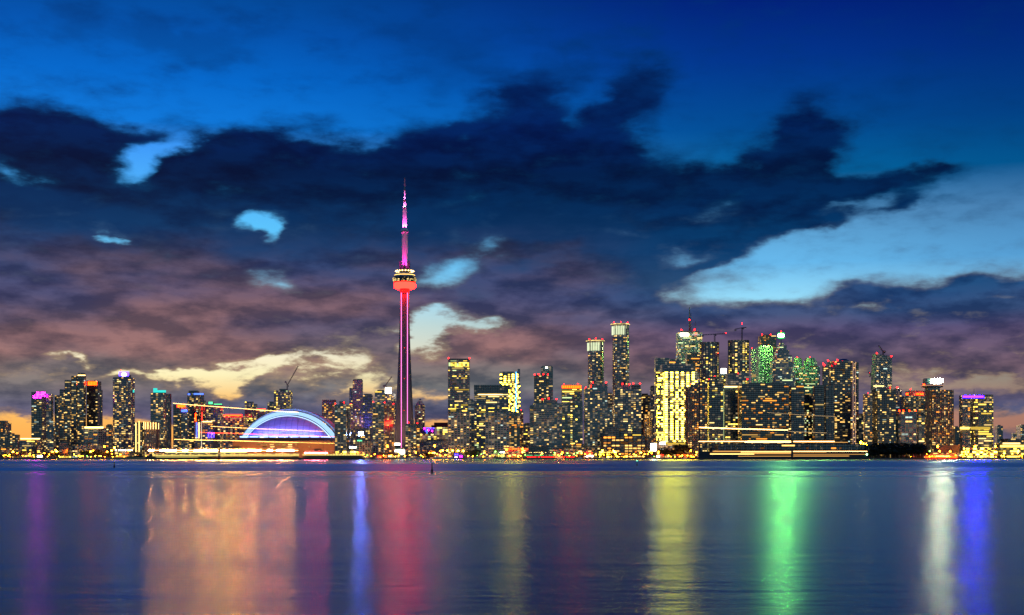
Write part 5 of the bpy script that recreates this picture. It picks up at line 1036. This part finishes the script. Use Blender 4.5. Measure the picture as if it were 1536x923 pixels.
def mast(t, x, y0, y1, D, m='dark', r=.22, dy=-7.0):  # the dark ones are added only to carry the trail strings
    mb = MB(); mb.tube((WX(x,D), D+dy, WZ(y0,D)), (WX(x,D), D+dy, WZ(y1,D)), r, r*.6, 6); mb.build('mast', M[m] if isinstance(m, str) else m, t)
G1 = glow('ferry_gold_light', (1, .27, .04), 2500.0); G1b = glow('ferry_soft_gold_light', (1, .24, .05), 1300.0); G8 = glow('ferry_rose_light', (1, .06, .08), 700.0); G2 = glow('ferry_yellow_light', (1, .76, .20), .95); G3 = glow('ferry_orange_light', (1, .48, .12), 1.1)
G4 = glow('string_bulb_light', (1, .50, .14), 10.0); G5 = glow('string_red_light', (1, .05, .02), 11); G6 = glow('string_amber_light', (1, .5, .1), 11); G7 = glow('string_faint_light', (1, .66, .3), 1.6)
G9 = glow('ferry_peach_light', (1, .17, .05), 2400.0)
def lampline(xa, xb, y0, y1):      # added deck lamps along the light trail, of different strengths, brightest amidships
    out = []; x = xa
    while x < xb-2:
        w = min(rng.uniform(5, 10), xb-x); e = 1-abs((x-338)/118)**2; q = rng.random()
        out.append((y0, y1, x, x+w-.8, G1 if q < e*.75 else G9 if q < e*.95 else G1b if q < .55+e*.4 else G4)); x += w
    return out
FD = 1800.0
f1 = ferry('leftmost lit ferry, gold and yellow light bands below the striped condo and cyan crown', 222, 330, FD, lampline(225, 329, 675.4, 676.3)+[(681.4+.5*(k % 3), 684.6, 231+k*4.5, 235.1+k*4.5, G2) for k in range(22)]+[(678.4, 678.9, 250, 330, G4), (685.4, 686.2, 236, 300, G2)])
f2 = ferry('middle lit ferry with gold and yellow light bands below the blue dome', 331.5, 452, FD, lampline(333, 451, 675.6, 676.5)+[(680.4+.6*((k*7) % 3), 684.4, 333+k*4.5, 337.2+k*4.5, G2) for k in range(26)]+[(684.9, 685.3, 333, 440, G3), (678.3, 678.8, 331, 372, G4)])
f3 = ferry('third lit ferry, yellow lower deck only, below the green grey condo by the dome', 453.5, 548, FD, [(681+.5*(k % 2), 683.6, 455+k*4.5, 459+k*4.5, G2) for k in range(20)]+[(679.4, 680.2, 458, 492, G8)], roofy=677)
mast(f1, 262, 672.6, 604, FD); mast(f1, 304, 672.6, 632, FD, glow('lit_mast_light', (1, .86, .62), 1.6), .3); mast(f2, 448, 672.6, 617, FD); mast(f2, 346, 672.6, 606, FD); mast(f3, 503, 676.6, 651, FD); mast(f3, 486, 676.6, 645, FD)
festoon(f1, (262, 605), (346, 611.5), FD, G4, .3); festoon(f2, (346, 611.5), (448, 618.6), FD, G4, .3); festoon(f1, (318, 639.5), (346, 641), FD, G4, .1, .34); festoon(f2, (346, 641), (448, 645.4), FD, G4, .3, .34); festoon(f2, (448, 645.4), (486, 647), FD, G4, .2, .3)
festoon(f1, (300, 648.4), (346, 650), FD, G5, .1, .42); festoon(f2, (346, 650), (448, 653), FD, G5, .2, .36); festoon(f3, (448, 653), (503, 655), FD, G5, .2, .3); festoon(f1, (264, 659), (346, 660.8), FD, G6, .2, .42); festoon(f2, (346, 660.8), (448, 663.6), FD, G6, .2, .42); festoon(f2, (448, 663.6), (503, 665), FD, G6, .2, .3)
mast(f1, 318, 672.6, 638.6, FD, r=.16); mast(f1, 300, 672.6, 647.6, FD, r=.16)
RD2 = 2120.0
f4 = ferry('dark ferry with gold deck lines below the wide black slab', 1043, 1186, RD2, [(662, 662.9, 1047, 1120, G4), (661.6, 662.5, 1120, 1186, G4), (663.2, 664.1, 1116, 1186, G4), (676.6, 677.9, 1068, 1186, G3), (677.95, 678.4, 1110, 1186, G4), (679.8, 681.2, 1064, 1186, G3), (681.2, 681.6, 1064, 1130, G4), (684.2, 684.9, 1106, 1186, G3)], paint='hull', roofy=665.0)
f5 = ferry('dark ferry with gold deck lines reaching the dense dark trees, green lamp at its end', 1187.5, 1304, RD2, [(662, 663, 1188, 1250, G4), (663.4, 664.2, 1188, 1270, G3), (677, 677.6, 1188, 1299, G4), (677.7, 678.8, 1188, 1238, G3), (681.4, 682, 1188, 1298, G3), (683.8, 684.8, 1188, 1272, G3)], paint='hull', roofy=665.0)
mast(f4, 1048, 664, 640, RD2); mast(f4, 1150, 664, 617.6, RD2); mast(f4, 1180.6, 664, 643, RD2); mast(f5, 1238, 664, 624, RD2); mast(f5, 1252, 664, 624, RD2)
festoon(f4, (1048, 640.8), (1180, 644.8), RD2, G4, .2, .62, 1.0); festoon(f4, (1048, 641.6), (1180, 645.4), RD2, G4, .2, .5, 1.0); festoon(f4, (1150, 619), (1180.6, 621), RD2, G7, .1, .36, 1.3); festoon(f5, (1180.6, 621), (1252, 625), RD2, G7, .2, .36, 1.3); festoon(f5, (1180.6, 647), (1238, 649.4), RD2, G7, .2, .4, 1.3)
mb = MB(); mb.octa((WX(1298.4,RD2), RD2-8, WZ(682,RD2)), 1.6); mb.build('bow_lamp', glow('green_bow_light', (.3, 1, .3), 14.0), f5)

# ------------------------------------------------------------------ buoys
def buoy(label, x, ytop, ywater, rb, body, lampm=None):
    D = CAMH*F/(ywater-HY); t = thing('buoy', label, 'buoy', (WX(x,D), D, 0), 'channel buoys'); zt = WZ(ytop, D); h = zt; k = D/F
    mb = MB(); mb.lathe([(rb*k*.8, -.4), (rb*k, h*.03), (rb*k, h*.30), (rb*k*.62, h*.38)], (WX(x,D), D), 14); mb.build('float', M[body], t, True)
    mb = MB(); mb.lathe([(rb*k*.56, h*.38), (rb*k*.42, h*.86), (rb*k*.5, h*.88), (rb*k*.5, h*.98), (.02, h)], (WX(x,D), D), 10); mb.build('daymark', M[body], t)
    if lampm: mb = MB(); mb.lathe([(rb*k*.5, h*.99), (rb*k*1.1, h*1.02), (rb*k*1.1, h*1.12), (.05, h*1.16)], (WX(x,D), D), 10); mb.build('lantern', lampm, t)
M['buoyp'] = plain('buoy_paint', (.012, .014, .02), .5)
buoy('tall dark pillar buoy on the water right of the pink tower reflection', 648, 694.5, 710, 1.9, 'buoyp'); buoy('small dark cone topped buoy at the left below the violet crowned tower', 171.4, 692, 702, 1.4, 'buoyp')
buoy('small channel buoy with a turquoise lantern right of centre', 955.6, 692, 699, 1.1, 'buoyp', glow('turquoise_lantern', (.1, 1, .62), 3.0))

# ------------------------------------------------------------------ coloured floodlights on the green buildings
for x, y, D, p in ((1147, 575, 2900, 260000), (1141, 560, 2920, 120000), (1197, 560, 2900, 110000), (1215, 560, 2900, 120000)):
    par = next(o for o in COL.objects if o.name.startswith('green_floodlit_office' if x < 1160 else 'green_twin_block'))
    spot((WX(x,D), D-10, WZ(y,D)), (WX(x,D), D+75, WZ(y-30,D)), p*.22, (.30, 1, .34), 100, par, 1.0)

# ------------------------------------------------------------------ lit rooms: panes set in the walls
PANE = {}
for k, m in GL.items():
    mb = MB(); mb.box(-.5, .5, -.12, .12, -.5, .5); PANE[k] = mb.mesh('window', m)
def hidden(px, py, D):
    return any(a < px < b and c < py < d and E < D-12 for a, b, c, d, E in RECTS)
SHOWN = {}
wr = random.Random(77)
for root, edges, z0, sh, nf, s in JOBS:
    lst = SHOWN.setdefault(root.name, (root, []))[1]; pal = PAL[s['pal']]
    for a, b, n, L in edges:
        d = ((b[0]-a[0])/L, (b[1]-a[1])/L); nrm = (d[1], -d[0]); cw = L/n; ang = math.atan2(d[1], d[0])
        colp = [wr.random() for _ in range(n)]; f = 0
        for k in range(nf):
            fp = s['p']
            if s['mode'] == 'office': fp = s['p']*wr.choice((.25, .5, .7, 1.0, 1.3, 2.3))
            c = 0; tone = wr.choice(pal)
            while c < n:
                p = fp
                if s['mode'] == 'cols': p = fp*(2.2 if colp[c] > .7 else .35)
                if s['mode'] == 'condo': p = fp*(.6+.8*colp[c])
                low = max(0.0, 1-k/max(1, nf)*1.6); p = min(.97, p*(1+.5*low) if s['mode'] != 'full' else p)
                if wr.random() < p:
                    run = 1
                    while c+run < n and run < (7 if s['mode'] == 'office' else 2) and wr.random() < (.55 if s['mode'] == 'office' else .22): run += 1
                    if s['mode'] == 'full': run = 1
                    t = (c+run/2)*cw; px, py = a[0]+d[0]*t, a[1]+d[1]*t; pz = z0+(k+.30+.68*.5)*sh
                    w = cw*(run-1+s['wf'][0]*(1 if s['mode'] == 'full' else wr.uniform(.7, 1))); h = sh*s['wf'][1]*(1 if s['mode'] == 'full' else wr.uniform(.8, 1.12))
                    if not hidden(CX+F*px/py, HY-F*(pz-CAMH)/py, py):
                        col = tone if s['mode'] == 'office' and wr.random() < .8 else wr.choice(pal)
                        lst.append((w*h, Matrix.LocRotScale(Vector((px, py, pz)), Matrix.Rotation(ang, 3, 'Z').to_quaternion(), Vector((w, 1, h))), col))
                    c += run
                c += 1
for root, lst in SHOWN.values():
    lst.sort(key=lambda q: -q[0]); base = base_of(root)
    for ar, m, col in lst[:100]:
        o = link('window', PANE[col], root); o.matrix_basis = Matrix.Translation(-base) @ m
    rest = lst[100:]
    if rest:
        cols = sorted({c for _, _, c in rest}); mb = MB()
        for ar, m, col in rest:
            q = [m @ Vector(p) for p in ((-.5,-.12,-.5),(.5,-.12,-.5),(.5,.12,-.5),(-.5,.12,-.5),(-.5,-.12,.5),(.5,-.12,.5),(.5,.12,.5),(-.5,.12,.5))]
            for f in ((0,1,5,4),(1,2,6,5),(3,0,4,7),(4,5,6,7),(3,2,1,0)): mb.quad([q[i] for i in f], cols.index(col))
        o = mb.build('window', [GL[c] for c in cols], root); o['kind'] = 'stuff'
